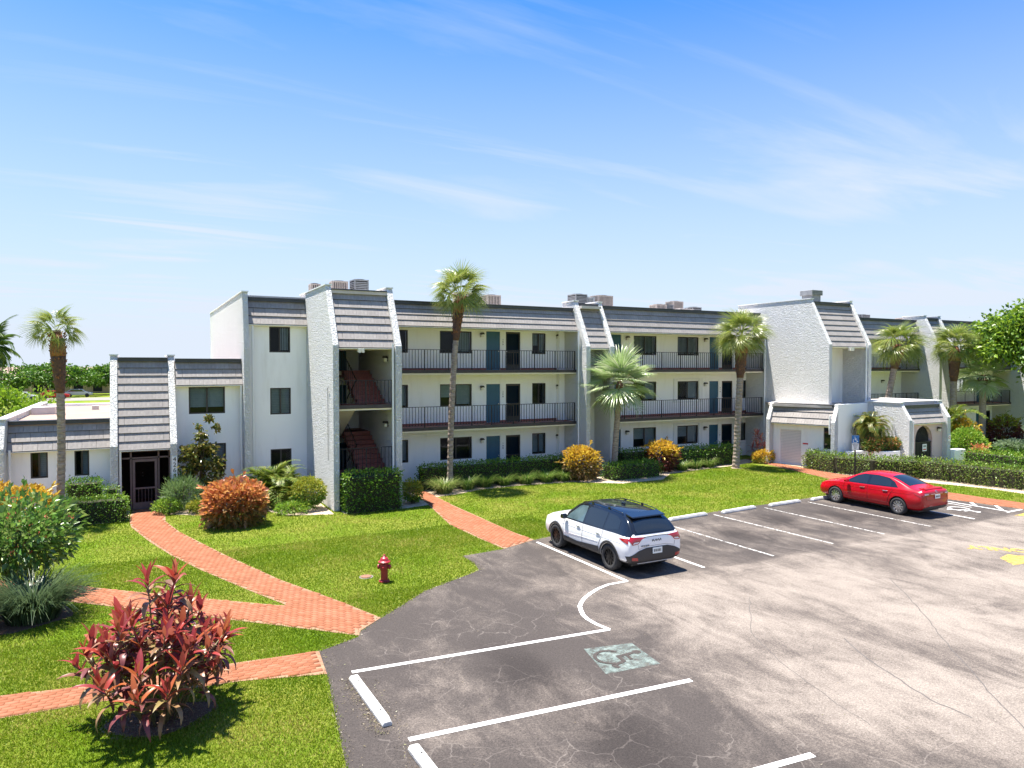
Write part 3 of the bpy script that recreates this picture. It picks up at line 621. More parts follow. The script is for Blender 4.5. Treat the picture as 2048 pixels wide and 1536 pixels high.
def door(root, u0, u1, z0, z1, v, kind='blue'):
    w0 = wloc(root); W, H = u1 - u0, z1 - z0
    if kind == 'blue':
        b = MB().box(0, W, .02, .07, 0, H); o = b.build('door', 'door_blue', root, bevel=.004)
        MB().lathe([(.012, -.02), (.012, -.05), (.032, -.055), (.03, -.085), (.01, -.09)], 10, (W - .10, .02, .95), 'y').build('handle', 'galv', o)
        MB().box(-.05, W + .05, .00, .02, H, H + .04).build('door_trim', 'trim_white', o)
    else:
        b = MB(); t = .075
        b.box(0, t, 0, .04, 0, H); b.box(W - t, W, 0, .04, 0, H); b.box(t, W - t, 0, .04, H - .1, H); b.box(t, W - t, 0, .04, 0, .28); b.box(t, W - t, 0, .04, .88, .95)
        o = b.build('screen_door', 'bronze', root)
        MB().quad((t, .02, .28), (W - t, .02, .28), (W - t, .02, H - .1), (t, .02, H - .1)).build('screen', 'screen_mesh', o)
        for k in range(1, 5): x = t + (W - 2 * t) * k / 5; MB().box(x - .008, x + .008, .005, .018, .28, .88).build('bar', 'bronze', o)
        MB().box(.02, W - .02, .09, .13, 0, H - .02).build('inner_door', 'door_blue', o)
        MB().lathe([(.01, 0), (.01, -.03), (.025, -.035), (.02, -.055)], 8, (t * .5, 0, .95), 'y').build('handle', 'galv', o)
    o.location = (u0 - w0[0], v - w0[1], z0 - w0[2]); return o
def lamp(root, u, z, v, ang=0):
    w0 = wloc(root)
    o = MB().box(-.05, .05, -.02, 0, -.06, .10).prism([(-.11, .08), (.11, .08), (.05, .17), (-.05, .17)], -.20, -.02, 'y').build('wall_lamp', 'bronze', root)
    MB().box(-.06, .06, -.16, -.05, -.06, .06).build('lantern', 'lamp_glass', o)
    o.location = (u - w0[0], v - w0[1], z - w0[2]); o.rotation_euler = (0, 0, ang); return o
BAL = {}
def railing(root, u0, u1, v, z, h=.98, step=.15, posts=1.25, name='railing'):
    w0 = wloc(root); L = u1 - u0
    b = MB().box(0, L, -.022, .022, h - .025, h).box(0, L, -.012, .012, .075, .095)
    o = b.build(name, 'iron', root); o.location = (u0 - w0[0], v - w0[1], z - w0[2])
    if h not in BAL: BAL[h] = (MB().box(-.010, .010, -.010, .010, .095, h - .025).mesh('baluster', 'iron'), MB().box(-.02, .02, -.02, .02, 0, h - .025).mesh('post', 'iron'))
    n = int(L / step); npost = max(1, round(L / posts))
    pk = {round(n * k / npost) for k in range(npost + 1)}
    for k in range(n + 1):
        x = min(max(L * k / n, .02), L - .02)
        link('post' if k in pk else 'baluster', BAL[h][1 if k in pk else 0], o, (x, 0, 0))
    return o
def slab(root, u0, u1, v0, v1, ztop, th=.2, edge=True, name='walkway'):
    o = MB().box(u0, u1, v0, v1, ztop - th, ztop - .02).build(name, 'cream_soffit', root, world=True)
    MB().box(u0, u1, v0, v1 , ztop - .018, ztop).build('floor_tiles', 'tile_red', o, world=True)
    if edge: MB().box(u0, u1, v0 - .035, v0 - .002, ztop - .135, ztop + .012).build('edge_band', 'slab_edge', o, world=True)
    return o
def downpipe(root, u, v, z0, z1, lean=0):
    b = MB()
    if lean: b.tube([(u, v + lean, z1), (u, v + .02, z0 + 6.3 if z1 > 8 else z1 - lean * 2), (u, v, z0)], .045, 8)
    else: b.tube([(u, v, z1), (u, v, z0)], .045, 8)
    return b.build('downpipe', 'trim_white', root, world=True)
F3, F2, F1 = 5.40, 2.72, .06
HEAD = {F1: 2.05, F2: 4.70, F3: 7.33}

# ------------------------------------------------------------------ main building (three storeys)
apt = thing('apartment_building', 'long white three-storey apartment block with tiled mansard roofs and open stair tower', 'building', (18, 31, 0))
# bodies behind the walkways
MB().box(4.26, 33.6, 33.3, 46, .0, 8.45).build('rear_block', 'white_paint', apt, world=True)
MB().box(4.26, 35, 32.1, 45.7, 8.46, 8.62).build('roof_deck', 'roof_white', apt, world=True)
# gable wall at the left end
pilaster(apt, 4.02, 4.25, 31.35, 46, 6.35, 8.72, .45, name='gable_wall')
# windowed bay left of the stair tower
Wv = 32.0
ha = [(5.14, 6.02, 6.19, 7.30), (5.16, 6.03, 3.50, 4.65), (5.16, 6.04, .85, 1.99)]
wall(apt, 4.25, 6.70, 0, 7.42, Wv, ha)
window(apt, *ha[0], Wv, blinds=(.0, .95), vertical=True); window(apt, *ha[1], Wv, blinds=(1, 1)); window(apt, *ha[2], Wv, blinds=(0, 0))
mansard(apt, (4.26, Wv - .28), 0, 2.43, 7.36, 8.42, .50)
MB().box(4.26, 6.69, Wv - .26, Wv, 7.30, 7.36).build('soffit', 'cream_soffit', apt, world=True)
downpipe(apt, 4.42, 31.75, .1, 7.3)
# stair tower
TL = 1.18
p1 = pilaster(apt, 6.70, 6.93, 27.2, 33.2, 6.40, 8.80, TL)
MB().tube([(6.66, 27.9, 1.9), (6.66, 27.9, 4.75), (6.66, 27.75, 4.78)], .010, 6).build('conduit', 'iron', apt, world=True)
p2 = pilaster(apt, 9.20, 9.46, 27.2, 32.5, 6.40, 8.80, TL)
mansard(apt, (6.94, 27.36), 0, 2.25, 6.30, 8.55, 1.10)
MB().box(6.94, 9.19, 28.3, 33, 8.50, 8.64).build('roof_deck', 'roof_white', apt, world=True)
downpipe(apt, 9.12, 27.32, .1, 6.5)
MB().box(6.94, 9.19, 27.42, 31.1, 6.26, 6.30).build('soffit', 'cream_soffit', apt, world=True)
for zl, zf in ((4.06, F3), (1.39, F2)):
    slab(apt, 6.94, 9.19, 27.42, 28.62, zl, .20, name='stair_landing')
    railing(apt, 6.98, 9.15, 27.5, zl)
    st = MB(); n = 8
    for k in range(n): st.box(8.02, 9.17, 28.62 + k * .29, 28.62 + (k + 1) * .29 + (.6 if k == n - 1 else .02), zl - .12 + k * (zf - zl) / n, zl + (k + 1) * (zf - zl) / n)
    so = st.build('stair_flight', 'tile_red', apt, world=True, bevel=.008)
    for k in range(n): MB().box(8.02, 9.17, 28.605 + k * .29, 28.64 + k * .29, zl + (k + 1) * (zf - zl) / n - .03, zl + (k + 1) * (zf - zl) / n + .004).build('step_nosing', 'tile_red', so, world=True)
    dn = MB(); zb = zf - 2.68
    dn.prism([(28.62, zl), (31.1, zb + .02), (31.1, zb - .2), (28.62, zl - .2)], 6.95, 7.98, 'x'); dn.build('stair_flight', 'cream_soffit', apt, world=True)
    hr = MB(); hr.tube([(8.0, 28.6, zl + .95), (8.0, 31.0, zf + .95)], .022, 6)
    for k in range(9): y = 28.65 + k * .29; z = zl + (zf - zl) * (y - 28.62) / 2.4; hr.tube([(8.0, y, z), (8.0, y, z + .95)], .01, 5)
    hr.tube([(7.99, 28.65, zl + .95), (7.99, 31.0, zb + .95)], .022, 6); hr.build('handrail', 'iron', apt, world=True)
for zf in (F2, F3): slab(apt, 6.94, 9.47, 31.1, 32.5, zf, .2, edge=False)
tw_holes = [(7.75, 8.65, F3, F3 + 2.0), (7.75, 8.65, F2, F2 + 2.0), (7.75, 8.65, F1, F1 + 2.0)]
wall(apt, 6.93, 9.2, 0, 7.5, 32.6, tw_holes)
for h in tw_holes: door(apt, *h, 32.62)
MB().box(7.70, 7.95, 27.30, 27.42, 6.14, 6.30).box(7.72, 7.80, 27.24, 27.30, 6.12, 6.26).box(7.86, 7.94, 27.24, 27.30, 6.12, 6.26).build('flood_light', 'lamp_glass', apt, world=True)
for z in (F3 + .45, F2 + .45): lamp(apt, 9.19, z, 28.2, R(-90))
# gallery sections
def gallery(root, u0, u1, v, zroof, wins, doors, screens, lamps, shut=(), numbers=(), lean=.55, floors=(F1, F2, F3), end=None, roof=True):
    vw = v + 1.4
    holes = []; W = []
    for zf in floors:
        hd = HEAD[zf]
        for w in wins: holes.append((w[0], w[1], hd - 1.10, hd)); W.append((zf, w, holes[-1]))
        for d in doors + screens: holes.append((d[0], d[1], zf, zf + 1.96))
    wall(root, u0, end or u1, 0, 7.52, vw, holes)
    for k, (zf, w, h) in enumerate(W):
        bl = [(0, .95), (.95, .95), (.0, .0), (.6, .95)][(k * 7 + int(w[0] * 3)) % 4]
        window(root, *h, vw, 2, bl, shutter=(w in shut and zf != F3), vertical=(zf == F3))
    for zf in floors:
        for d in doors: door(root, d[0], d[1], zf, zf + 1.96, vw + .02)
        for d in screens: door(root, d[0], d[1], zf, zf + 1.96, vw + .02, 'screen')
        for l in lamps: lamp(root, l, zf + 1.72, vw)
        for (n, u) in numbers:
            s = str({F1: 1, F2: 2, F3: 3}[zf]) + n
            for q, ch in enumerate(s): text(ch, .12, 'black_text', root, tuple(np.array((u, vw - .006, zf + 1.55 - q * .12)) - np.array(wloc(root))), (R(90), 0, 0), 'door_number')
        if zf > 1:
            slab(root, u0, u1, v, vw - .003, zf, .2); railing(root, u0 + .04, u1 - .04, v + .05, zf)
            sk = MB(); edges = sorted([(d[0], d[1]) for d in doors + screens]); a = u0 + .05
            for e0, e1 in edges + [(u1 - .05, u1)]:
                if e0 > a: sk.box(a, e0, vw - .02, vw - .001, zf + .002, zf + .10)
                a = e1
            sk.build('tile_skirting', 'tile_red', root, world=True)
    MB().box(u0, u1, v - .10, vw - .002, 7.44, 7.50).build('soffit', 'cream_soffit', root, world=True)
    if roof: mansard(root, (u0 + .01, v - .13), 0, u1 - u0 - .02, 7.42, zroof, lean)
gallery(apt, 9.47, 20.29, 31.1, 8.50, [(10.75, 11.60), (13.25, 14.97), (18.46, 19.28)], [(15.78, 16.57)], [(16.90, 17.75)], [15.5, 20.0], numbers=[('08', 16.73)], end=23.0)
MB().box(19.95, 20.28, 32.2, 32.48, 0, 7.44).build('wall_return', 'white_paint', apt, world=True)
# narrow tower between the gallery sections
T2L = 1.2
pilaster(apt, 20.30, 20.56, 30.15, 32.49, 6.60, 8.98, T2L); pilaster(apt, 21.80, 22.06, 30.15, 32.49, 6.60, 8.98, T2L)
mansard(apt, (20.57, 30.32), 0, 1.22, 6.50, 8.75, 1.10)
wall(apt, 20.56, 21.8, 0, 6.6, 31.6)
MB().box(20.57, 21.79, 31.0, 33, 8.6, 8.74).build('roof_deck', 'roof_white', apt, world=True)
MB().box(20.57, 21.79, 30.35, 31.6, 6.44, 6.49).build('soffit', 'cream_soffit', apt, world=True)
downpipe(apt, 20.22, 30.75, .1, 7.4)
gallery(apt, 22.07, 33.88, 31.1, 8.70, [(25.1, 26.75), (28.33, 29.96), (33.45, 34.3)], [(23.3, 24.22), (30.84, 31.58)], [(31.86, 32.74)], [24.6, 30.45], shut=[(28.33, 29.96), (33.45, 34.3)], numbers=[('10', 31.72)], end=35.0)
# tall tower on the right
T3L = 1.32; T3 = 26.45
pilaster(apt, 33.90, 34.14, T3, 33.2, 6.80, 9.40, T3L, name='tower_wall'); pilaster(apt, 37.25, 37.50, T3, 33.2, 6.80, 9.40, T3L, name='tower_wall')
mansard(apt, (34.15, T3 + .16), 0, 3.09, 6.68, 9.15, 1.22)
wall(apt, 34.14, 37.25, 0, 6.75, T3 + 1.7)
MB().box(34.15, 37.24, T3 + .2, T3 + 1.7, 6.62, 6.67).build('soffit', 'cream_soffit', apt, world=True)
MB().box(34.14, 37.25, T3 + 1.35, 33, 9.0, 9.2).build('roof_deck', 'roof_white', apt, world=True)
downpipe(apt, 37.17, T3 + .1, 3.5, 6.9)
downpipe(apt, 33.84, 30.95, .1, 7.6)
MB().box(35.65, 35.95, T3 - .02, T3 + .16, 6.46, 6.64).build('flood_light', 'lamp_glass', apt, world=True)

# ------------------------------------------------------------------ far wing on the right
far = thing('apartment_wing', 'far white three-storey wing behind the fan palms, right of the tall tower', 'building', (49, 31, 0))
MB().box(37.52, 64, 33.3, 46, 0, 8.40).build('rear_block', 'white_paint', far, world=True)
gallery(far, 37.52, 49.4, 31.1, 8.75, [(42.6, 43.5)], [(38.9, 39.7), (36 + 4.1, 40.9)], [(39.9 + 1.3, 42.0)], [47.2, 48.2], end=50)
pilaster(far, 49.45, 49.75, 29.7, 32.49, 6.75, 9.15, T2L); pilaster(far, 51.1, 51.4, 29.7, 32.49, 6.75, 9.15, T2L)
mansard(far, (49.76, 29.87), 0, 1.33, 6.6, 8.9, 1.15)
wall(far, 49.75, 51.1, 0, 6.7, 31.6)
gallery(far, 51.42, 61.2, 31.1, 8.85, [(53.2, 54.7), (56.4, 57.4)], [(59.0, 59.8)], [(60.1, 61.0)], [52.6], end=62)
pilaster(far, 61.22, 61.5, 25.6, 33.2, 6.8, 9.3, 1.3, name='tower_wall'); pilaster(far, 64.4, 64.7, 25.6, 33.2, 6.8, 9.3, 1.3, name='tower_wall')
mansard(far, (61.52, 25.78), 0, 2.86, 6.68, 9.05, 1.2)
wall(far, 61.5, 64.4, 0, 6.7, 27.2)
MB().box(37.52, 64, 32.2, 45.8, 8.45, 8.58).build('roof_deck', 'roof_white', far, world=True)

# ------------------------------------------------------------------ low wing and entry on the left
wing = thing('entry_wing', 'low white wing with tall tiled entry hood, screen door and two-storey bay', 'building', (0, 31, 0))
pilaster(wing, -.86, -.60, 30.75, 34.5, 2.55, 6.02, 1.75); pilaster(wing, 1.20, 1.45, 30.75, 34.5, 2.55, 6.02, 1.75)
mansard(wing, (-.59, 30.86), 0, 1.78, 2.36, 5.82, 1.62)
MB().box(-.6, 1.2, 32.5, 40, 5.70, 5.84).build('roof_deck', 'roof_white', wing, world=True)
MB().box(-4.4, 1.2, 34.4, 45.5, 0, 3.30).build('rear_block', 'white_paint', wing, world=True)
MB().box(-.6, 4.0, 34.4, 45.5, 3.3, 5.68).build('rear_block', 'white_paint', wing, world=True)
downpipe(wing, -.53, 30.9, .05, 2.5)
# two-storey bay
hb = [(1.95, 3.34, 3.62, 4.74), (1.95, 3.36, 1.24, 2.37)]
wall(wing, 1.45, 4.02, 0, 4.9, 32.0, hb)
window(wing, *hb[0], 32.0, blinds=(.78, .78)); window(wing, *hb[1], 32.0, blinds=(0, .75))
mansard(wing, (1.46, 31.72), 0, 2.55, 4.80, 5.78, .48)
MB().box(1.46, 4.01, 31.75, 32.0, 4.74, 4.80).build('soffit', 'cream_soffit', wing, world=True)
MB().box(1.45, 4.01, 32.2, 45, 5.66, 5.80).build('roof_deck', 'roof_flat', wing, world=True)
downpipe(wing, 3.94, 31.72, .05, 4.8)
# one-storey part
hc = [(-3.52, -2.96, 1.38, 2.42), (-2.10, -1.60, 1.38, 2.42)]
hc = [(-3.50, -2.95, 1.36, 2.36), (-2.09, -1.60, 1.36, 2.36)]
wall(wing, -4.2, -.86, 0, 2.48, 32.0, hc)
for h in hc: window(wing, *h, 32.0, blinds=(0, 1))
mansard(wing, (-4.18, 31.68), 0, 3.31, 2.42, 3.42, .50)
MB().box(-4.18, -.87, 31.7, 32.0, 2.36, 2.42).build('soffit', 'cream_soffit', wing, world=True)
pilaster(wing, -4.45, -4.19, 31.1, 45.5, 2.6, 3.62, .5); downpipe(wing, -4.1, 31.62, .05, 2.5)
MB().box(-4.18, -.6, 32.1, 45.4, 3.30, 3.42).build('roof_deck', 'roof_flat', wing, world=True)
MB().box(-4.45, -.6, 45.4, 45.65, 0, 3.55).build('parapet', 'white_paint', wing, world=True)
MB().box(-4.1, -3.2, 38, 39.2, 3.42, 3.75).build('roof_curb', 'roof_white', wing, world=True); MB().box(-1.9, -1.6, 41, 41.3, 3.42, 3.62).build('roof_curb', 'roof_white', wing, world=True)
# screened porch
MB().quad((-.6, 33.6, 0), (1.2, 33.6, 0), (1.2, 33.6, 2.4), (-.6, 33.6, 2.4)).quad((-.6, 31.2, 2.38), (1.2, 31.2, 2.38), (1.2, 33.6, 2.38), (-.6, 33.6, 2.38)).build('porch_wall', 'screen_brown', wing, world=True)
MB().box(-.6, 1.2, 31.1, 33.6, .0, .04).build('porch_floor', 'tile_red', wing, world=True)
MB().box(.12, .95, 33.5, 33.58, .05, 2.05).build('entry_door', 'screen_brown', wing, world=True)
sd = MB(); v0, v1 = 31.10, 31.16
for u in (-.60, -.20, .76, 1.15): sd.box(u, u + .06, v0, v1, .0, 2.30)
sd.box(-.6, 1.2, v0, v1, 2.0, 2.06); sd.box(-.6, 1.2, v0 - .12, v1, 2.28, 2.38)
sd.build('screen_frame', 'screen_brown', wing, world=True)
for a, b in ((-.54, -.20), (-.14, .76), (.82, 1.15)): MB().quad((a, 31.13, .05), (b, 31.13, .05), (b, 31.13, 2.28), (a, 31.13, 2.28)).build('screen', 'screen_mesh', wing, world=True)
dd = MB(); dd.box(-.12, -.03, 31.06, 31.10, .03, 1.98); dd.box(.65, .74, 31.06, 31.10, .03, 1.98); dd.box(-.03, .65, 31.06, 31.10, 1.88, 1.98); dd.box(-.03, .65, 31.06, 31.10, .03, .30); dd.box(-.03, .65, 31.06, 31.10, .82, .88)
so = dd.build('screen_door', 'screen_brown', wing, world=True)
for k in range(1, 6): x = -.03 + .68 * k / 6; MB().box(x - .008, x + .008, 31.07, 31.09, .3, .82).build('bar', 'screen_brown', so, world=True)
for z in (1.0, 1.12): MB().lathe([(.03, 33.49), (.03, 33.46), (.02, 33.44)], 10, (.25, 0, z), 'y').build('door_knob', 'galv', wing, world=True)
pl = MB().box(1.245, 1.435, 30.735, 30.748, 1.16, 2.06).build('number_plate', 'sign_white', wing, world=True)
for q, ch in enumerate('4264'): text(ch, .24, 'black_text', pl, (1.34 - wloc(pl)[0], 30.73 - wloc(pl)[1], 1.94 - q * .215), (R(90), 0, 0), 'house_number')

# ------------------------------------------------------------------ storage room and arched gate building in front of the tower
ann = thing('gatehouse', 'low white block with roller door, planter and arched gate below the tall tower', 'building', (36, 26, 0))
GA = Vector((32.55, 29.1)); GB = Vector((33.52, 25.85)); gd = (GB - GA).normalized(); gL = (GB - GA).length; gang = math.atan2(gd.y, gd.x)
gn = Vector((gd.y, -gd.x))          # outwards
if gn.x > 0: gn = -gn
def at(s, out=0.): p = GA + gd * s + gn * out; return p
gw = MB()
def gbox(b, s0, s1, o0, o1, z0, z1):
    q = [at(s0, o0), at(s1, o0), at(s1, o1), at(s0, o1)]; b.prism([(p.x, p.y) for p in q], z0, z1, 'z')
# wall with door, window and vent openings, drawn in its own plane
ghol = [(.38, 1.62, .05, 1.98), (2.86, 3.34, 1.05, 2.22)]
def gwall():
    us = sorted({0, gL, *[h[0] for h in ghol], *[h[1] for h in ghol]}); zs = sorted({0, 2.5, *[h[2] for h in ghol], *[h[3] for h in ghol]}); b = MB()
    P = lambda s, z, o=0: (at(s, o).x, at(s, o).y, z)
    for i in range(len(us) - 1):
        for j in range(len(zs) - 1):
            cu, cz = (us[i] + us[i+1]) / 2, (zs[j] + zs[j+1]) / 2
            if any(h[0] < cu < h[1] and h[2] < cz < h[3] for h in ghol): continue
            b.quad(P(us[i], zs[j]), P(us[i+1], zs[j]), P(us[i+1], zs[j+1]), P(us[i], zs[j+1]))
    for a, c, d, e in ghol:
        dp = -.14
        b.quad(P(a, d), P(a, d, dp), P(a, e, dp), P(a, e)); b.quad(P(c, d), P(c, e), P(c, e, dp), P(c, d, dp)); b.quad(P(a, e), P(a, e, dp), P(c, e, dp), P(c, e)); b.quad(P(a, d), P(c, d), P(c, d, dp), P(a, d, dp))
    b.build('wall', 'white_paint', ann, world=True)
gwall()
mat('door_pink', (.80, .75, .73), rough=.6); rd = MB()
for k in range(22):
    z = .06 + k * .0873; gbox(rd, .38, 1.62, -.09, -.16, z, z + .066)
ro_ = rd.build('roller_door', 'door_pink', ann, world=True); bk = MB(); gbox(bk, .38, 1.62, -.135, -.17, .05, 1.98); bk.build('door_back', 'galv', ro_, world=True)
b_ = MB(); gbox(b_, 2.86, 3.34, -.08, -.12, 1.05, 2.22); b_.build('window', 'car_glass', ann, world=True)
b_ = MB()
for k in range(7): gbox(b_, 2.88, 3.32, .0, .03, .35 + k * .06, .385 + k * .06)
b_.build('vent', 'metal_grey', ann, world=True)
b_ = MB(); gbox(b_, 1.72, 2.02, .004, .016, 1.12, 1.30); sg = b_.build('notice_sign', 'sign_white', ann, world=True)
b_ = MB(); gbox(b_, 1.72, 2.02, .017, .021, 1.22, 1.30); b_.build('notice_header', 'sign_red', sg, world=True)
mansard(ann, tuple(at(-.02, .30)), gang, gL + .02, 2.36, 3.36, .50, course=.36)
b_ = MB(); gbox(b_, 0, gL, 0, .30, 2.30, 2.36); b_.build('soffit', 'cream_soffit', ann, world=True)
def gpil(s0, s1, front, name='pilaster'):
    b = MB(); n = len(b.v)
    prof = [(front, 0), (front, 2.55), (front - .55, 3.52), (-.6, 3.52), (-.6, 0)]
    for s in (s0, s1):
        for o_, z in prof: p = at(s, o_); b.v.append((p.x, p.y, z))
    k = len(prof); b.f += [tuple(range(k))[::-1], tuple(range(k, 2 * k))] + [(i, (i + 1) % k, k + (i + 1) % k, k + i) for i in range(k)]
    b.build(name, 'stucco', ann, world=True, bevel=.02)
gpil(-.25, -.02, .42); gpil(gL + .01, gL + .24, .42)
b_ = MB(); p_ = at(gL - .06, .36); b_.tube([(p_.x, p_.y, 2.9), (p_.x - .02, p_.y, 2.2), (p_.x, p_.y, 1.9)], .05, 8); b_.build('downpipe', 'trim_white', ann, world=True)
E0 = at(gL + .24, 0)
CU, CV, DV = 37.0, 26.3, 23.8
MB().prism([(E0.x, E0.y), (CU, CV), (CU, CV + .25), (E0.x, E0.y + .25)], 0, 3.50, 'z').build('wall', 'white_paint', ann, world=True)
MB().prism([(GA.x - .1, GA.y), (GB.x, GB.y + .15), (E0.x, E0.y + .2), (CU, CV + .2), (CU + .2, CV), (CU + .3, DV + .9), (40.6, DV + .9), (40.7, 28), (33.85, 30.2), (33.85, 30.9)], 3.30, 3.44, 'z').build('roof_deck', 'roof_white', ann, world=True)
MB().box(37.3, 40.6, 24.6, 27.5, 3.45, 3.62).build('roof_curb', 'roof_white', ann, world=True)
pilaster(ann, CU, CU + .26, DV, CV + .2, 2.65, 3.56, .55, name='side_wall'); pilaster(ann, 40.45, 40.75, DV, 28, 2.72, 3.60, .55, name='side_wall')
mansard(ann, (CU + .27, DV + .14), 0, 3.17, 2.42, 3.32, .50, course=.34)
MB().box(CU + .27, 40.44, DV + .2, DV + .55, 2.36, 2.42).build('soffit', 'cream_soffit', ann, world=True)
# wall with the arched opening
AV = DV + .30; ac, ar_ = 38.75, .78
aw = MB(); pts = [(CU + .26, 0), (ac - ar_, 0)] + [(ac - ar_ * math.cos(a), 1.50 + ar_ * math.sin(a)) for a in np.linspace(0, math.pi, 17)] + [(ac + ar_, 0), (40.45, 0), (40.45, 2.4), (CU + .26, 2.4)]
aw.prism(pts, AV, AV + .22, 'y'); aw.build('arch_wall', 'stucco_pink_bounce', ann, world=True)
gt = MB()
for k in range(12): x = ac - ar_ + .06 + k * (2 * ar_ - .12) / 11; gt.box(x - .045, x + .045, AV + .07, AV + .11, .05, 1.38)
go = gt.build('gate', 'iron', ann, world=True)
MB().box(ac - ar_, ac + ar_, AV + .05, AV + .13, 1.32, 1.38).build('gate_rail', 'iron', go, world=True)
MB().box(ac - .05, ac + .33, AV + .03, AV + .045, .85, 1.25).build('gate_sign', 'sign_white', go, world=True)
MB().box(ac + .02, ac + .26, AV + .024, AV + .029, 1.08, 1.18).build('sign_print', 'metal_grey', go, world=True); MB().box(ac, ac + .28, AV + .024, AV + .029, .92, .98).build('sign_print', 'sign_red', go, world=True)
MB().box(CU + .4, 40.3, 27.0, 27.2, 0, 3.2).build('inner_wall', 'white_paint', ann, world=True)
lamp(ann, 40.0, 2.0, AV)
MB().box(40.52, 40.74, DV - .016, DV - .004, 1.35, 1.72).build('rule_sign', 'sign_white', ann, world=True)
MB().lathe([(.085, DV - .024), (.085, DV - .018)], 18, (40.63, 0, 1.56), 'y').build('red_disc', 'sign_red', ann, world=True)
MB().lathe([(.06, DV - .030), (.06, DV - .025)], 18, (40.63, 0, 1.56), 'y').build('white_disc', 'sign_white', ann, world=True)
downpipe(ann, CU + .33, DV + .02, .05, 2.6)
# curved planter wall
pw = [(E0.x + .15, E0.y - .35), (35.0, 25.0), (35.5, 24.3), (36.1, 24.0), (36.6, 24.05), (36.95, 24.3)]
ins = [(x + .16, y + .14) for x, y in pw]
b_ = MB(); b_.prism(pw + ins[::-1], 0, 1.0, 'z'); b_.build('planter_wall', 'white_paint', ann, world=True, bevel=.02)
b_ = MB(); b_.prism(ins + [(36.95, 26.2), (34.8, 26.2)], 0, .9, 'z'); b_.build('planter_soil', 'mulch', ann, world=True)
MB().box(40.8, 41.9, 23.6, 24.1, 0, .85).build('garden_wall', 'white_paint', ann, world=True)

# ------------------------------------------------------------------ roof equipment
def ac_unit(label, u, v, w, d, h, m, z=8.64, vertical=True, group='air-conditioning units on the flat roof'):
    t = thing('air_conditioner', label, 'air conditioner', (u, v, z), random.uniform(-.1, .1), group)
    MB().box(-w/2 + .03, w/2 - .03, -d/2 + .03, d/2 - .03, .08, h - .03).build('core', 'room_dark', t)
    s = MB(); s.box(-w/2, w/2, -d/2, d/2, 0, .08); s.box(-w/2, w/2, -d/2, d/2, h - .06, h)
    for x in (-w/2, w/2 - .05):
        for y in (-d/2, d/2 - .05): s.box(x, x + .05, y, y + .05, .08, h - .06)
    s.build('cabinet', m, t)
    g = MB()
    if vertical:
        n = max(5, int(w / .09))
        for k in range(1, n): x = -w/2 + w * k / n; g.box(x - .022, x + .022, -d/2 + .004, -d/2 + .03, .08, h - .06)
        n = max(5, int(d / .09))
        for k in range(1, n): y = -d/2 + d * k / n; g.box(-w/2 + .004, -w/2 + .03, y - .022, y + .022, .08, h - .06)
    else:
        n = max(6, int(h / .09))
        for k in range(1, n): z_ = .08 + (h - .14) * k / n; g.box(-w/2 + .05, w/2 - .05, -d/2 + .004, -d/2 + .03, z_ - .022, z_ + .022); g.box(-w/2 + .004, -w/2 + .03, -d/2 + .05, d/2 - .05, z_ - .022, z_ + .022)
    g.build('grille', m, t); MB().lathe([(min(w, d) * .38, h), (min(w, d) * .38, h + .03), (.05, h + .05)], 16).build('fan_guard', 'iron', t)
ac_unit('beige louvred unit on the stair tower roof', 8.05, 31.6, .72, .7, .70, 'metal_beige')
ac_unit('dark grey slatted unit, tallest on the stair tower roof', 8.98, 31.6, .66, .7, .82, 'metal_grey', vertical=False)
ac_unit('small tan unit behind the left wall of the stair tower', 7.35, 33.2, .45, .5, .72, 'metal_beige')
ac_unit('beige louvred unit directly behind the central palm crown', 15.2, 34.0, .9, .8, .78, 'metal_beige')
ac_unit('beige unit at the right edge of the central palm crown', 16.95, 34.4, .85, .8, .75, 'metal_beige')
ac_unit('dark grey unit, first of three beside the narrow tower', 22.0, 33.6, .8, .8, .85, 'metal_grey', z=8.75, vertical=False)
ac_unit('pale unit in the middle of three beside the narrow tower', 23.0, 34.4, .9, .8, .80, 'galv', z=8.75)
ac_unit('rusty brown louvred unit, last of three beside the narrow tower', 24.2, 34.4, 1.1, .8, .95, 'metal_beige', z=8.75)
ac_unit('brown unit, first in the roof cluster left of the tall palm', 29.9, 36.2, .8, .8, .8, 'metal_beige', z=8.75)
ac_unit('grey unit, second in the roof cluster left of the tall palm', 30.8, 36.6, .8, .8, .85, 'metal_grey', z=8.75, vertical=False)
ac_unit('tallest brown unit in the roof cluster left of the tall palm', 31.6, 36.6, .85, .8, 1.1, 'metal_beige', z=8.75)
ac_unit('dark unit, last in the roof cluster left of the tall palm', 33.4, 36.8, .8, .8, .8, 'metal_grey', z=8.75, vertical=False)
ac_unit('pair of dark units on the far wing, left one', 47.6, 35.5, 1.1, .9, .85, 'metal_grey', vertical=False)
ac_unit('pair of dark units on the far wing, right one', 49.0, 35.5, .9, .9, .85, 'metal_grey', vertical=False)
ac_unit('brown unit at the far end of the far wing roof', 56.0, 36.5, 1.3, .9, .9, 'metal_beige')
ac_unit('dark unit at the far end of the far wing roof', 57.8, 36.5, .9, .9, .95, 'metal_grey', vertical=False)
hb_ = thing('roof_hatch', 'low white hatch box in the roof cluster left of the tall palm', 'hatch', (30.9, 35.0, 8.70))
MB().prism([(-.5, 0), (.5, 0), (.5, .42), (-.3, .5), (-.5, .3)], -.55, .55, 'x').build('box', 'trim_white', hb_, bevel=.02)
MB().box(-.58, .58, -.42, .53, .48, .53).build('lid', 'roof_white', hb_)
ch = thing('roof_vent', 'dark square vent chimney on top of the tall tower', 'vent', (35.0, 28.6, 9.2))
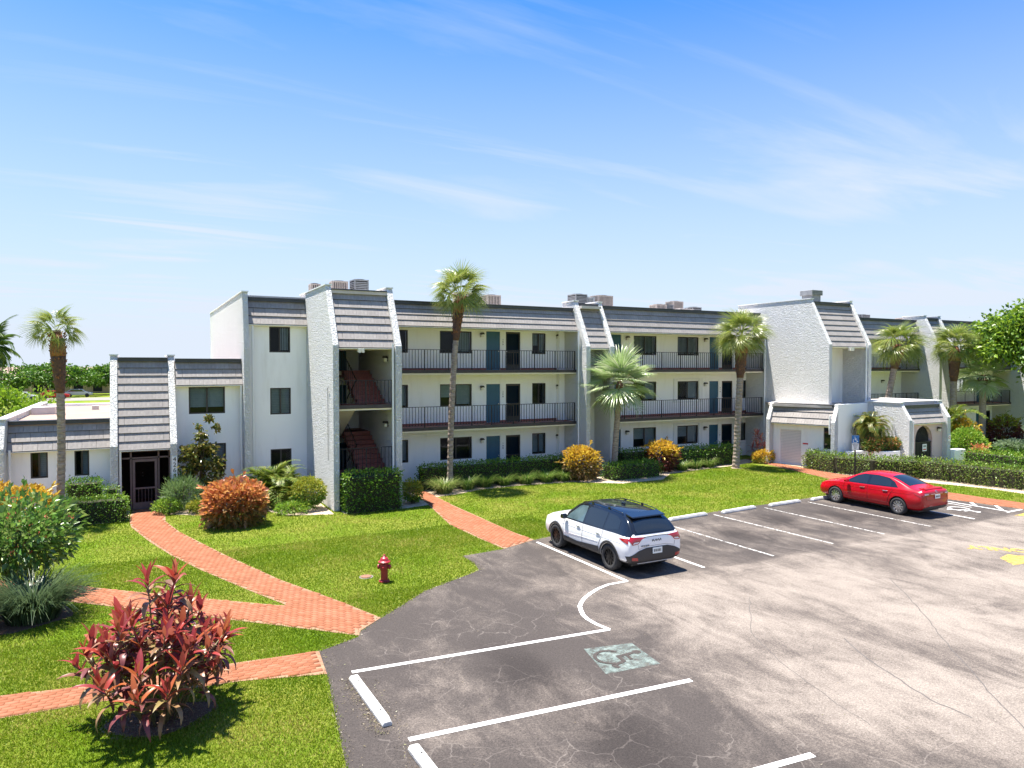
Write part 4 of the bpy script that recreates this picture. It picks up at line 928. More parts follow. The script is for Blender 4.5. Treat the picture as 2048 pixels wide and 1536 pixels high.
MB().box(-.36, .36, -.36, .36, 0, .62).build('shaft', 'metal_grey', ch); MB().box(-.44, .44, -.44, .44, .50, .80).build('cowl', 'metal_grey', ch, bevel=.02)
for k in range(3): MB().box(-.45, .45, -.452, -.442, .55 + k * .08, .57 + k * .08).build('louvre', 'iron', ch)
# ------------------------------------------------------------------ plants
leafmat('leaf_hedge', [(.05, .14, .012), (.09, .21, .016), (.15, .28, .024), (.07, .17, .014)])
leafmat('leaf_hedge_light', [(.20, .33, .03), (.15, .29, .03), (.30, .38, .045)])
leafmat('leaf_hedge_mixed', [(.08, .16, .025), (.14, .21, .035), (.20, .25, .05), (.11, .15, .04), (.24, .20, .08)])
leafmat('leaf_yellow', [(.55, .38, .03), (.62, .44, .05), (.48, .26, .03), (.60, .40, .06)])
leafmat('leaf_yellowgreen', [(.20, .27, .03), (.30, .32, .03), (.40, .36, .05), (.13, .21, .025)])
leafmat('leaf_orange', [(.52, .17, .04), (.60, .27, .06), (.46, .13, .07), (.60, .36, .12), (.46, .17, .06), (.55, .22, .13)])
leafmat('leaf_copper_low', [(.24, .15, .05), (.17, .16, .04), (.36, .19, .08), (.12, .12, .035)])
leafmat('leaf_ti', [(.38, .052, .034), (.29, .040, .046), (.21, .040, .038), (.45, .125, .042), (.34, .095, .068)], trans=.32, rough=.36)
leafmat('leaf_ti_old', [(.23, .055, .055), (.17, .05, .05), (.30, .15, .08), (.28, .21, .08), (.15, .035, .05)], trans=.28, rough=.36)
leafmat('leaf_ti_pink', [(.50, .18, .16), (.45, .12, .12), (.55, .30, .22)])
leafmat('leaf_ixora', [(.07, .17, .03), (.12, .25, .04), (.20, .31, .06), (.055, .13, .025), (.27, .33, .10)], rough=.28, spec=.6)
leafmat('flower_red', [(.60, .10, .06), (.66, .18, .12), (.55, .07, .07)])
leafmat('flower_orange', [(.66, .25, .07), (.70, .34, .12), (.60, .16, .07)])
leafmat('leaf_magnolia', [(.06, .10, .02), (.11, .14, .025), (.26, .22, .04), (.17, .13, .04), (.05, .085, .02)], rough=.25, spec=.6)
leafmat('leaf_rosemary', [(.14, .22, .08), (.18, .27, .09), (.12, .20, .07)])
leafmat('leaf_tree', [(.05, .12, .018), (.08, .17, .02), (.13, .22, .025), (.06, .13, .02)])
leafmat('leaf_tree_light', [(.20, .33, .025), (.27, .38, .03), (.13, .25, .02), (.32, .40, .05)])
leafmat('leaf_darkred', [(.14, .03, .035), (.20, .05, .04), (.09, .03, .025), (.10, .10, .03)])
leafmat('leaf_silver', [(.22, .30, .17), (.28, .35, .22), (.17, .25, .12)])
leafmat('liriope', [(.06, .14, .018), (.10, .19, .025), (.15, .23, .04), (.08, .16, .02)])
leafmat('liriope_pale', [(.28, .31, .09), (.20, .26, .06), (.36, .35, .15)])
leafmat('spiky_dark', [(.045, .08, .035), (.07, .11, .045), (.10, .14, .06), (.05, .085, .04)], rough=.3)
leafmat('frond_sabal', [(.19, .25, .04), (.27, .31, .06), (.15, .22, .04), (.36, .36, .11)], trans=.38, rough=.33)
leafmat('frond_old', [(.30, .27, .10), (.24, .22, .08)], trans=.3)
leafmat('frond_silver', [(.36, .42, .24), (.27, .40, .13), (.50, .52, .36)], trans=.3, rough=.35)
leafmat('frond_areca', [(.14, .25, .03), (.22, .31, .04), (.30, .30, .05), (.11, .20, .03)], trans=.35)
leafmat('frond_date', [(.11, .20, .03), (.20, .25, .04), (.42, .28, .05)], trans=.35)
leafmat('frond_coco', [(.06, .13, .02), (.10, .18, .03), (.16, .22, .04)], trans=.35)

def unit(a): return a / np.maximum(np.linalg.norm(a, axis=-1, keepdims=True), 1e-9)
def leaf_arrays(P, D, L, W, cup=.12, droop=.15, cross=False):
    """one folded four-point blade per point: P base, D axis, L length, W width"""
    n = len(P); D = unit(D); r = RNG.normal(size=(n, 3)); S = unit(np.cross(D, r)); N = np.cross(S, D)
    up = N[:, 2:3] < 0; N = np.where(up, -N, N)
    L = np.broadcast_to(np.asarray(L, float), (n,))[:, None]; W = np.broadcast_to(np.asarray(W, float), (n,))[:, None]
    mid = P + D * L * .5; tip = P + D * L; tip[:, 2:] -= L * droop; mid[:, 2:] += L * droop * .2
    V = np.stack([P, mid + S * W / 2 + N * W * cup, tip, mid - S * W / 2 + N * W * cup], 1).reshape(-1, 3)
    b = (np.arange(n) * 4)[:, None]
    return V, np.concatenate([b + [0, 1, 2], b + [0, 2, 3]], 1).reshape(-1, 3)
def foliage(name, parent, P, D, L, W, m, **k):
    V, F = leaf_arrays(P, D, L, W, **k); return link(name, np_mesh(name, V, F, m), parent)
def rnd(n, a, b): return RNG.uniform(a, b, n)
def sphere_dirs(n, zmin=-1):
    z = RNG.uniform(zmin, 1, n); a = RNG.uniform(0, 2 * math.pi, n); r = np.sqrt(1 - z * z); return np.stack([r * np.cos(a), r * np.sin(a), z], 1)
def lump(D, k=5, amp=.2, seed=0):
    """uneven radius for a crown or bush"""
    g = np.random.default_rng(seed + 11); f = np.ones(len(D))
    for q in range(k): c = unit(g.normal(size=(1, 3)))[0]; f = f + amp * np.maximum(0, (D @ c) - .55) * g.uniform(-1.6, 2.2)
    return f
def bush(name, label, cat, loc, rx, ry, h, n, leaf, wid, mats, group=None, boxy=2.0, z0=.05, seed=1, stems=5, flowers=None, droop=.15, low=None, amp=.25, inner=.45):
    """rounded shrub: stems plus leaves through the outer shell of its crown"""
    t = thing(name, label, cat, (loc[0], loc[1], 0), 0, group)
    b = MB()
    for k in range(stems):
        a = 2 * math.pi * k / stems + seed; b.tube([(.05 * math.cos(a), .05 * math.sin(a), -.02), (rx * .35 * math.cos(a), ry * .35 * math.sin(a), h * .45), (rx * .6 * math.cos(a), ry * .6 * math.sin(a), h * .78)], [.022, .016, .008], 5)
    b.build('stems', 'bark_brown', t)
    n = int(n * 1.5); D = sphere_dirs(n); e = 2 / boxy
    S = D / (np.abs(D) ** boxy).sum(1, keepdims=True) ** (1 / boxy)
    f = lump(D, 7, amp, seed)[:, None] * (1 - inner * RNG.random((n, 1)) ** 1.2)
    P = S * f * np.array([rx, ry, (h - z0) / 2]) + np.array([0, 0, (h + z0) / 2]); P[:, 2] = np.maximum(P[:, 2], .03)
    A = D + RNG.normal(0, .45, (n, 3)) + np.array([0, 0, .35])
    ns = max(8, n // 160); j = RNG.choice(n, ns); sp_ = []; sa = []      # stray sprigs break the outline
    for q in j: m_ = 9; sp_.append(P[q] + D[q] * np.linspace(0, leaf * 2.2, m_)[:, None] * RNG.uniform(.5, 1.3)); sa.append(D[q] + [0, 0, .5] + RNG.normal(0, .6, (m_, 3)))
    P = np.concatenate([P] + sp_); A = np.concatenate([A] + sa); n = len(P)
    L = leaf * np.clip(RNG.normal(1, .28, n), .45, 1.7)
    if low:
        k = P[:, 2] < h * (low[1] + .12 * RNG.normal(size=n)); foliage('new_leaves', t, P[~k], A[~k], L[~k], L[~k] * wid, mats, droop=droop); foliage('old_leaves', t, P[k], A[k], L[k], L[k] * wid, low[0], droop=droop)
    else: foliage('leaves', t, P, A, L, L * wid, mats, droop=droop)
    if flowers:
        m, q, s = flowers; Q = P[RNG.choice(n, q)] * [1.03, 1.03, 1.02]; Q = np.repeat(Q, 9, 0) + RNG.normal(0, s * .5, (q * 9, 3)); foliage('flowers', t, Q, RNG.normal(size=(q * 9, 3)) + [0, 0, .6], s, s * .6, m)
    return t
def hedge(label, poly, w, h, dens, leaf, m, m2=None, group='clipped hedges', z0=0, name='hedge', mix=.35, uneven=.06):
    """clipped hedge along a polyline"""
    c = np.mean(np.array(poly), 0); t = thing(name, label, 'hedge', (c[0], c[1], 0), 0, group); P = []; D = []
    core = MB(); pts = [Vector(p) for p in poly]; Lf, Rt = [], []
    for i, p in enumerate(pts):
        d = (pts[min(i + 1, len(pts) - 1)] - pts[max(i - 1, 0)]).normalized(); nn = Vector((-d.y, d.x)); Lf.append(p + nn * w * .32); Rt.append(p - nn * w * .32)
    ring = [(p.x - c[0], p.y - c[1]) for p in Lf + Rt[::-1]]
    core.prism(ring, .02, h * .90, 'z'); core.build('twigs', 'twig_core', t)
    for i in range(len(pts) - 1):
        a, b = np.array(pts[i]), np.array(pts[i + 1]); L = np.linalg.norm(b - a); d = (b - a) / L; nn = np.array([-d[1], d[0]])
        ends = (i == 0, i == len(pts) - 2)
        for face, area in (('top', L * w), ('l', L * h), ('r', L * h), ('e0', w * h * ends[0]), ('e1', w * h * ends[1])):
            n = int(area * dens)
            if not n: continue
            s = RNG.random(n) * L; o = RNG.uniform(-.5, .5, n) * w; z = h * RNG.random(n); out = np.zeros((n, 3))
            if face == 'top': z = np.full(n, h); out[:, 2] = 1
            elif face == 'l': o = np.full(n, w / 2); out[:, :2] = nn
            elif face == 'r': o = np.full(n, -w / 2); out[:, :2] = -nn
            elif face == 'e0': s = np.zeros(n); out[:, :2] = -d
            else: s = np.full(n, L); out[:, :2] = d
            rough = RNG.normal(0, uneven, n)[:, None]
            q = np.concatenate([a + np.outer(s, d) + np.outer(o, nn), z[:, None]], 1) + out * rough
            # soften the arris
            q[:, 2] -= np.maximum(0, np.abs(o) / w - .38) * h * .35 * (z > h * .8)
            P.append(q); D.append(out + RNG.normal(0, .55, (n, 3)) + [0, 0, .25])
    P = np.concatenate(P); D = np.concatenate(D); P[:, :2] -= c; P[:, 2] = np.maximum(P[:, 2] + z0, .03); n = len(P); L = leaf * rnd(n, .7, 1.3)
    k = RNG.random(n) < (mix * (.4 + 1.6 * (P[:, 2] > h * .9))) if m2 else np.zeros(n, bool)  # paler leaves mixed in, most of them near the top
    foliage('leaves', t, P[~k], D[~k], L[~k], L[~k] * .55, m)
    if k.any(): foliage('pale_leaves', t, P[k], D[k], L[k], L[k] * .55, m2)
    return t
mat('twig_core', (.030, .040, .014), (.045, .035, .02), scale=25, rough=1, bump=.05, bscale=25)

def strip_blade(base, az, L, w, e0, e1, seg=4):
    """arching grass-like blade as a ribbon: starts at elevation e0, ends at e1"""
    pts = []; p = np.array(base, float); d = np.array([math.cos(az), math.sin(az)]); s = np.array([-d[1], d[0], 0])
    for i in range(seg + 1):
        f = i / seg; ww = w * (1 - f ** 1.6) * (.6 + .4 * min(1, f * 4)) + .0015; pts += [p - s * ww / 2, p + s * ww / 2]
        e = e0 + (e1 - e0) * f; p = p + np.array([d[0] * math.cos(e), d[1] * math.cos(e), math.sin(e)]) * L / seg
    return pts, [(2*i, 2*i + 1, 2*i + 3, 2*i + 2) for i in range(seg)]
def tuft(label, loc, r, h, n, m, w=.014, group='clumps of strappy border grass', name='border_grass', cat='grass clump', m2=None, frac=.3):
    t = thing(name, label, cat, (loc[0], loc[1], 0), 0, group)
    for part, cnt, mm in (('blades', int(n * (1 - frac) if m2 else n), m), ('pale_blades', int(n * frac) if m2 else 0, m2)):
        V, F = [], []
        for k in range(cnt):
            a = random.uniform(0, 2 * math.pi); q = random.random() ** .6 * r * .45; L = random.uniform(.75, 1.15) * math.hypot(h, r * .8)
            b, f = strip_blade((q * math.cos(a), q * math.sin(a), 0), a + random.uniform(-.5, .5), L, w, R(random.uniform(58, 88)), R(random.uniform(-60, 15)), 4); o = len(V); V += b; F += [tuple(x + o for x in y) for y in f]
        if V: link(part, np_mesh(part, V, F, mm), t)
    MB().lathe([(r * .32, 0), (r * .22, h * .25), (.02, h * .35)], 10).build('crown', 'twig_core', t)
    return t

# palms ---------------------------------------------------------------
def fan_mesh(name, m, pet, rad, nseg, spread, droop, costa, w, seed, split=.45):
    """fan leaf: stalk along +x, then pleated segments joined near the hub"""
    g = random.Random(seed); V, F = [], []
    def add(pts, fs): o = len(V); V.extend(pts); F.extend([tuple(x + o for x in f) for f in fs])
    sw = .018; add([(0, -sw, 0), (0, sw, 0), (pet, sw * .7, 0), (pet, -sw * .7, 0)], [(0, 1, 2, 3)])
    for k in range(nseg):
        a = -spread + 2 * spread * (k + .5) / nseg; L = rad * (1 - .32 * (abs(a) / spread) ** 2) * g.uniform(.9, 1.06); hw = math.sin(spread / nseg) * L * split * 1.02
        bx = pet - costa * 0; c, s = math.cos(a), math.sin(a)
        def pt(r, o, dz): x = r * c - o * s; y = r * s + o * c; return (pet + x, y, dz - costa * (max(0, x) / rad) ** 2 * rad - droop * (r / rad) ** 2.4 * rad)
        pl = .018 * (1 if k % 2 else -1); tw = g.uniform(-.03, .03); dd = g.uniform(0, .06) * rad
        pts = [pt(.02, 0, 0), pt(L * split, -hw, -pl), pt(L * split, hw, pl), pt(L * .78, -hw * .55 + tw, -dd * .3), pt(L * .78, hw * .55 + tw, -dd * .3), pt(L, tw * 2, -dd)]
        add(pts, [(0, 1, 2, 2), (1, 3, 4, 2), (3, 5, 4, 4)])
    F2 = []
    for f in F:
        F2.append((f[0], f[1], f[2]));
        if f[2] != f[3]: F2.append((f[0], f[2], f[3]))
    return np_mesh(name, V, F2, m)
def pinnate_mesh(name, m, L, n, leaf, arch, w, seed, vee=.5, tipdrop=.25):
    """feather frond along +x, arching down"""
    g = random.Random(seed); V, F = [], []
    P = []; p = np.array([0., 0, 0]); e = 0.
    for i in range(n + 1): P.append(p.copy()); e = -arch * (i / n) ** 1.3; p = p + np.array([math.cos(e), 0, math.sin(e)]) * L / n
    for i in range(n):
        o = len(V); t = .02 * (1 - i / n) + .004; V += [P[i] + [0, -t, 0], P[i] + [0, t, 0], P[i+1] + [0, t, 0], P[i+1] + [0, -t, 0]]; F += [(o, o+1, o+2), (o, o+2, o+3)]
        f = i / n
        if f < .10: continue
        ll = leaf * math.sin(min(1, .25 + f * 1.1) * math.pi * .92 + .1) ** .7 * g.uniform(.88, 1.08) + .05
        tn = unit((P[i+1] - P[i])[None])[0]
        for s in (-1, 1):
            d = unit((tn * .55 + np.array([0, s, 0]) * .85 + np.array([0, 0, vee * g.uniform(.6, 1.2)]))[None])[0]; q = P[i]; mid = q + d * ll * .5; tip = q + d * ll - np.array([0, 0, ll * tipdrop * g.uniform(.7, 1.4)])
            sd = tn * w / 2; o = len(V); V += [q, mid - sd, tip, mid + sd]; F += [(o, o+1, o+2), (o, o+2, o+3)]
    return np_mesh(name, V, F, m)
SABAL = [fan_mesh('frond', 'frond_sabal', .82, .86, 30, R(120), .20 + .14 * i, .22 + .12 * i, .05, i, .30) for i in range(4)]
SABAL_OLD = fan_mesh('frond', 'frond_old', .6, .7, 22, R(100), .75, .5, .05, 9)
BISM = [fan_mesh('frond', 'frond_silver', .62, 1.0, 34, R(115), .06 + .05 * i, .10, .05, 20 + i, .42) for i in range(3)]
ARECA = [pinnate_mesh('frond', 'frond_areca', 1.5, 30, .42, 1.7 + .3 * i, .032, 30 + i) for i in range(3)]
DATE = [pinnate_mesh('frond', 'frond_date', 1.15, 34, .24, 2.0 + .25 * i, .018, 40 + i, .25) for i in range(3)]
COCO = [pinnate_mesh('frond', 'frond_coco', 3.4, 40, .75, 1.2 + .3 * i, .05, 50 + i, .1, .55) for i in range(3)]
def trunk_curve(t, base, top, r0, r1, bend=(0, 0), n=9):
    p = []; 
    for i in range(n + 1): f = i / n; p.append((base[0] + (top[0] - base[0]) * f + bend[0] * math.sin(math.pi * f), base[1] + (top[1] - base[1]) * f + bend[1] * math.sin(math.pi * f), base[2] + (top[2] - base[2]) * f))
    return p
def sabal(label, base, top, zc, r=.13, scale=1., nf=34, bend=(0, 0), boot=1.9, dark=0, seed=0, low=-62, name='sabal_palm'):
    """cabbage palm: slim ringed trunk, bulge of old leaf boots, round head of fan leaves"""
    g = random.Random(seed); t = thing(name, label, 'palm tree', (base[0], base[1], 0), 0, 'fan palms in front of the building')
    tp = (top[0] - base[0], top[1] - base[1], zc); pts = trunk_curve(t, (0, 0, -.05), tp, r, r, bend, 70)
    rad = [r * (1.22 - .22 * min(1, i / 8)) * (1 + .07 * (-1) ** i * g.uniform(.3, 1)) for i in range(len(pts))]
    MB().tube(pts, rad, 12).build('trunk', 'bark_grey', t)
    def along(z): 
        for a, b in zip(pts, pts[1:]):
            if a[2] <= z <= b[2]: f = (z - a[2]) / (b[2] - a[2]); return tuple(a[i] + (b[i] - a[i]) * f for i in range(3))
        return pts[-1]
    bz0, bz1 = zc - boot, zc - .05
    B = [along(bz0 + (bz1 - bz0) * k / 10) for k in range(11)]; pr = [.96, 1.12, 1.26, 1.38, 1.48, 1.6, 1.72, 1.78, 1.62, 1.3, .9]
    lo, hi = 5 if not dark else 4, 10
    MB().tube(B[:7], [r * 1.08 * x for x in pr[:7]], 12).build('old_leaf_bases', 'palm_boot_dark', t, smooth=True)
    MB().tube(B[6:], [r * 1.1 * x for x in pr[6:]], 12).build('leaf_bases', 'palm_boot', t, smooth=True)
    st = MB()
    for k in range(70):     # stubs of cut stalks
        f = g.random(); q = along(bz0 + .25 + (bz1 - bz0 - .3) * f); a = g.uniform(0, 2 * math.pi); rr = r * (1.25 + .75 * f); d = Vector((math.cos(a), math.sin(a), 1.1)).normalized()
        p0 = Vector(q) + Vector((math.cos(a), math.sin(a), 0)) * rr * .85; st.tube([p0, p0 + d * .13], [.03, .015], 4)
    tag(st.build('stalk_stubs', 'palm_boot', t), kind='stuff')
    for k in range(nf):
        f = (k + .5) / nf; el = R(82 - (82 - low) * f ** .85 + g.uniform(-8, 8)); az = k * 2.39996 + g.uniform(-.25, .25); s = scale * g.uniform(.88, 1.08) * (1 if f < .85 else .9)
        o = link('frond', SABAL[g.randrange(4)], t, (tp[0], tp[1], zc - .1 * f), (g.uniform(-1.1, 1.1), -el, az), (s, s, s))
    for k in range(2 if low < -50 else 0): o = link('frond', SABAL_OLD, t, (tp[0], tp[1], zc - .15), (0, R(70), g.uniform(0, 6.28)), (scale * .8,) * 3)
    return t
def fan_palm(label, base, zc, r, nf, scale, seed, top=None, dark='bark_grey'):
    g = random.Random(seed); t = thing('silver_fan_palm', label, 'palm tree', (base[0], base[1], 0), 0, 'silver fan palms'); tp = ((top or base)[0] - base[0], (top or base)[1] - base[1], zc)
    MB().tube(trunk_curve(t, (0, 0, -.05), tp, r, r, (0, 0), 14), [r * (1.2 - .3 * i / 14) for i in range(15)], 12).build('trunk', dark, t, smooth=True)
    MB().tube([(tp[0], tp[1], zc - .55), (tp[0], tp[1], zc - .2), (tp[0], tp[1], zc + .1)], [r * 1.15, r * 1.5, r * .8], 12).build('leaf_bases', 'palm_boot_dark', t)
    for k in range(nf):
        f = (k + .5) / nf; el = R(85 - 135 * f + g.uniform(-6, 6)); s = scale * g.uniform(.9, 1.1)
        link('frond', BISM[g.randrange(3)], t, (tp[0], tp[1], zc), (g.uniform(-.35, .35), -el, k * 2.39996), (s, s, s))
    return t
def feather_palm(label, base, zc, r, nf, scale, seed, meshes, low=-40, name='feather_palm', stems=1, spread=0, group='feather palms', bark='bark_brown', high=82):
    g = random.Random(seed); t = thing(name, label, 'palm tree', (base[0], base[1], 0), 0, group)
    for s_ in range(stems):
        a = 2 * math.pi * s_ / max(1, stems) + seed; x, y = spread * math.cos(a), spread * math.sin(a); z = zc * g.uniform(.75, 1.05) if stems > 1 else zc
        MB().tube([(x * .35, y * .35, -.03), (x * .8, y * .8, z * .6), (x, y, z)], [r * 1.2, r, r * .9], 8).build('trunk', bark, t, smooth=True)
        n = nf // stems
        for k in range(n):
            f = (k + .5) / n; el = R(high - (high - low) * f + g.uniform(-8, 8)); s = scale * g.uniform(.85, 1.1)
            link('frond', meshes[g.randrange(len(meshes))], t, (x, y, z), (g.uniform(-.3, .3), -el, k * 2.39996 + g.uniform(-.3, .3)), (s, s, s))
    return t
def tree(label, base, h, lobes, n, leaf, m, tr=.15, name='shade_tree', trunk_h=None, group=None, bark='bark_brown', m2=None):
    """branching trunk and a crown of leaf clumps spread through several lobes"""
    t = thing(name, label, 'tree', (base[0], base[1], 0), 0, group); b = MB(); th = trunk_h or h * .4
    b.tube([(0, 0, -.1), (.03, .02, th * .5), (0, 0, th)], [tr * 1.25, tr, tr * .9], 9)
    for (x, y, z, rx, ry, rz) in lobes: b.tube([(0, 0, th * .85), (x * .45, y * .45, th + (z - th) * .5), (x, y, z)], [tr * .6, tr * .4, tr * .12], 6)
    b.build('trunk', bark, t, smooth=True)
    P, D = [], []
    tot = sum(l[3] * l[4] + l[3] * l[5] for l in lobes)
    for q, (x, y, z, rx, ry, rz) in enumerate(lobes):
        k = int(n * (rx * ry + rx * rz) / tot); nc = max(6, k // 45)
        cd = sphere_dirs(nc, -.6); cc = cd * lump(cd, 6, .35, q)[:, None] * np.array([rx, ry, rz]) * (.55 + .5 * RNG.random((nc, 1)) ** .6) + [x, y, z]
        idx = RNG.integers(0, nc, k); off = RNG.normal(0, 1, (k, 3)) * np.array([.20, .20, .13]) * min(rx, rz * 1.6); P.append(cc[idx] + off); D.append(cd[idx] * .6 + RNG.normal(0, .6, (k, 3)))
    P = np.concatenate(P); D = np.concatenate(D); L = leaf * rnd(len(P), .7, 1.3)
    if m2: k = RNG.random(len(P)) < .4; foliage('crown', t, P[~k], D[~k], L[~k], L[~k] * .55, m); foliage('crown', t, P[k], D[k], L[k], L[k] * .55, m2)
    else: foliage('crown', t, P, D, L, L * .55, m)
    return t

# --- the palms
sabal('slim fan palm in front of the galleries, left of the blue doors', (12.47, 29.45), (13.0, 29.5), 8.85, .13, .96, 34, (-.12, 0), 2.1, seed=3, low=-30)
sabal('fan palm before the low left wing with small upright head', (-2.40, 29.4), (-2.40, 29.5), 6.85, .128, .66, 24, (.10, 0), 2.2, seed=5, low=-28)
sabal('fan palm standing on the lawn by the tall right tower', (29.1, 28.6), (29.5, 28.6), 7.25, .18, 1.02, 38, (0, 0), 2.3, seed=8, low=-42)
sabal('leaning fan palm right of the tall tower, above the gatehouse', (42.2, 29.2), (43.3, 28.6), 7.0, .19, 1.08, 36, (-.1, 0), 1.6, seed=12, low=-40)
sabal('upright fan palm beside the far narrow tower', (48.6, 28.3), (48.6, 28.2), 6.95, .20, 1.05, 36, (0, 0), 2.4, seed=16, low=-40)
fan_palm('silver fan palm before the narrow tower in the middle', (21.45, 29.4), 4.75, .14, 26, 1.35, 4, (21.75, 29.3))
fan_palm('silver fan palm before the far wing, right of the gatehouse', (50.5, 27.4), 4.9, .20, 22, 1.25, 6)
feather_palm('bushy clumping palm below the left gable windows', (4.95, 29.6), .75, .05, 80, 1.15, 3, ARECA, low=-25, stems=5, spread=.35, name='clumping_palm')
feather_palm('small orange-skirted palm in the planter', (35.75, 25.2), 2.35, .10, 44, 1.35, 5, DATE, low=-65, name='pygmy_palm')
feather_palm('golden green palm behind the arched gate', (44.6, 26.2), 2.2, .09, 30, 1.5, 9, ARECA, low=-50, stems=3, spread=.3, name='clumping_palm')
feather_palm('tall feather palm cut off by the left picture edge', (-8.55, 60), 7.0, .12, 16, .75, 2, COCO, low=-75, name='coconut_palm', bark='bark_grey')

# --- foreground ti plant
LEAF_TI = []
def ti_leaf(L, w, seed, droop):
    g = random.Random(seed); V, F = [], []; n = 6; p = np.array([0., 0, 0]); e = 0
    for i in range(n + 1):
        f = i / n; ww = w * (math.sin(math.pi * min(1, f * .93 + .07) ** .8) ** .8) * (1 if f > .12 else .35) + .003
        V += [p + [0, -ww / 2, ww * .22], p, p + [0, ww / 2, ww * .22]]; e = -droop * f ** 1.4; p = p + np.array([math.cos(e), 0, math.sin(e)]) * L / n
    for i in range(n):
        a = 3 * i; F += [(a, a+1, a+4, a+3), (a+1, a+2, a+5, a+4)]
    return V, F
def ti_plant(label, loc, n, H, spread, leaf, mats, name='ti_plant', single=300, seed=3):
    g = random.Random(seed); t = thing(name, label, 'shrub', (loc[0], loc[1], 0))
    var = {}
    for mi, m in enumerate(mats): var[mi] = [np_mesh('leaf', *ti_leaf(leaf * (1 + .12 * (k % 3 - 1)), leaf * (.17, .23)[k // 3], k, (.3, 1.2, 2.1)[k % 3]), m, smooth=True) for k in range(6)]
    raw = {k: ti_leaf(leaf * (1 + .12 * (k % 3 - 1)), leaf * (.17, .23)[k // 3], k, (.3, 1.2, 2.1)[k % 3]) for k in range(6)}
    L = []
    for s in range(n):
        a = s * 2.39996 + g.uniform(-.3, .3); q = math.sqrt((s + .5) / n); h = H * (1.0 - .50 * q ** 1.5) * g.uniform(.8, 1.06); d = spread * q * g.uniform(.85, 1.1)
        if s in (1, 3): h = H * 1.12
        b0 = (.32 * q * math.cos(a), .32 * q * math.sin(a), 0); tip = (d * math.cos(a), d * math.sin(a), h); mid = (b0[0] * .5 + tip[0] * .42, b0[1] * .5 + tip[1] * .42, h * .55)
        st = MB().tube([b0, mid, tip], [.016, .013, .010], 5).build('stem', 'stem_green', t, smooth=True)
        nl = g.randint(13, 18)
        for k in range(nl):
            f = k / nl; z = h - f * min(.5, h * .55); w_ = (h - z) / h; px = tip[0] + (mid[0] - tip[0]) * w_ * 1.6; py = tip[1] + (mid[1] - tip[1]) * w_ * 1.6
            az = k * 2.39996 + g.uniform(-.3, .3) + s; el = R(78 - 95 * f + g.uniform(-10, 10)) ; vi = (0 if f < .25 else 1 if f < .6 else 2) + 3 * g.randint(0, 1)
            L.append((st, (px, py, z), (g.uniform(-.3, .3), -el, az), g.uniform(.8, 1.12) * (.75 if f < .12 else 1), vi, 0 if f < .42 else 1))
    # the leaves nearest the lens singly, the rest as one mass
    key = lambda e: (e[1][0] + loc[0]) ** 2 + (e[1][1] + loc[1]) ** 2 + (e[1][2] - 5.6) ** 2
    L.sort(key=key); M = {0: ([], []), 1: ([], [])}
    for i, (st, p, r, s, vi, mi) in enumerate(L):
        if i < single: link('leaf', var[mi][vi], st, p, r, (s, s, s))
        else:
            mt = Matrix.Translation(p) @ Matrix.Rotation(r[2], 4, 'Z') @ Matrix.Rotation(r[1], 4, 'Y') @ Matrix.Rotation(r[0], 4, 'X') @ Matrix.Scale(s, 4); A = np.array(mt); v, f = raw[vi]; v = np.array(v) @ A[:3, :3].T + A[:3, 3]; o = len(M[mi][0]); M[mi][0].extend(v.tolist()); M[mi][1].extend([tuple(x + o for x in y) for y in f])
    for mi in M:
        if M[mi][0]: tag(link('foliage', np_mesh('foliage', *M[mi], mats[mi], smooth=True), t), kind='stuff')
    return t
ti_plant('big red-leaved ti plant standing in the foreground lawn', (.30, 12.5), 46, 1.98, 1.28, .47, ['leaf_ti', 'leaf_ti_old'])
ti_plant('small pink-leaved ti plant at the corner of the storage room', (32.55, 30.1), 7, 1.5, .5, .45, ['leaf_ti_pink', 'leaf_ti_pink'], name='pink_ti_plant', single=0, seed=6)

# --- shrubs, hedges, tufts
bush('ixora_shrub', 'big glossy green shrub with red flowers at the left picture edge', 'shrub', (-2.55, 20.6), 1.3, 1.2, 2.3, 2300, .19, .42, 'leaf_ixora', z0=.7, seed=2, stems=9, flowers=('flower_red', 70, .06), amp=.75, inner=.7)
tuft('dark strappy clump at the foot of the red-flowered shrub', (-2.05, 18.75), 1.15, .95, 1100, 'spiky_dark', .026, name='strappy_plant', cat='plant')
tuft('second dark strappy clump cut off by the left picture edge', (-3.3, 18.5), 1.0, .85, 700, 'spiky_dark', .026, name='strappy_plant', cat='plant')
bush('yellow_croton', 'yellow croton, larger, at the left picture edge', 'shrub', (-4.35, 28.9), .75, .7, 1.75, 1500, .20, .32, 'leaf_yellow', seed=3, group='yellow crotons', low=('leaf_yellowgreen', .45))
bush('yellow_croton', 'yellow croton left of the fan palm trunk, below a window', 'shrub', (-3.25, 28.9), .8, .7, 1.5, 1500, .20, .32, 'leaf_yellow', seed=4, group='yellow crotons', low=('leaf_yellowgreen', .45))
hedge('low clipped hedge left of the brick path to the screen door', [(-2.75, 29.35), (-.35, 29.35)], .85, .85, 420, .075, 'leaf_hedge', 'leaf_hedge_light')
hedge('taller dark hedge under the right window of the low wing', [(-2.25, 31.15), (-1.2, 31.15)], .75, 1.30, 420, .075, 'leaf_hedge', 'leaf_hedge_light', mix=.1)
hedge('small cube of hedge beside the screened porch', [(-.98, 30.35), (-.62, 30.35)], .4, 1.12, 420, .07, 'leaf_hedge', 'leaf_hedge_light')
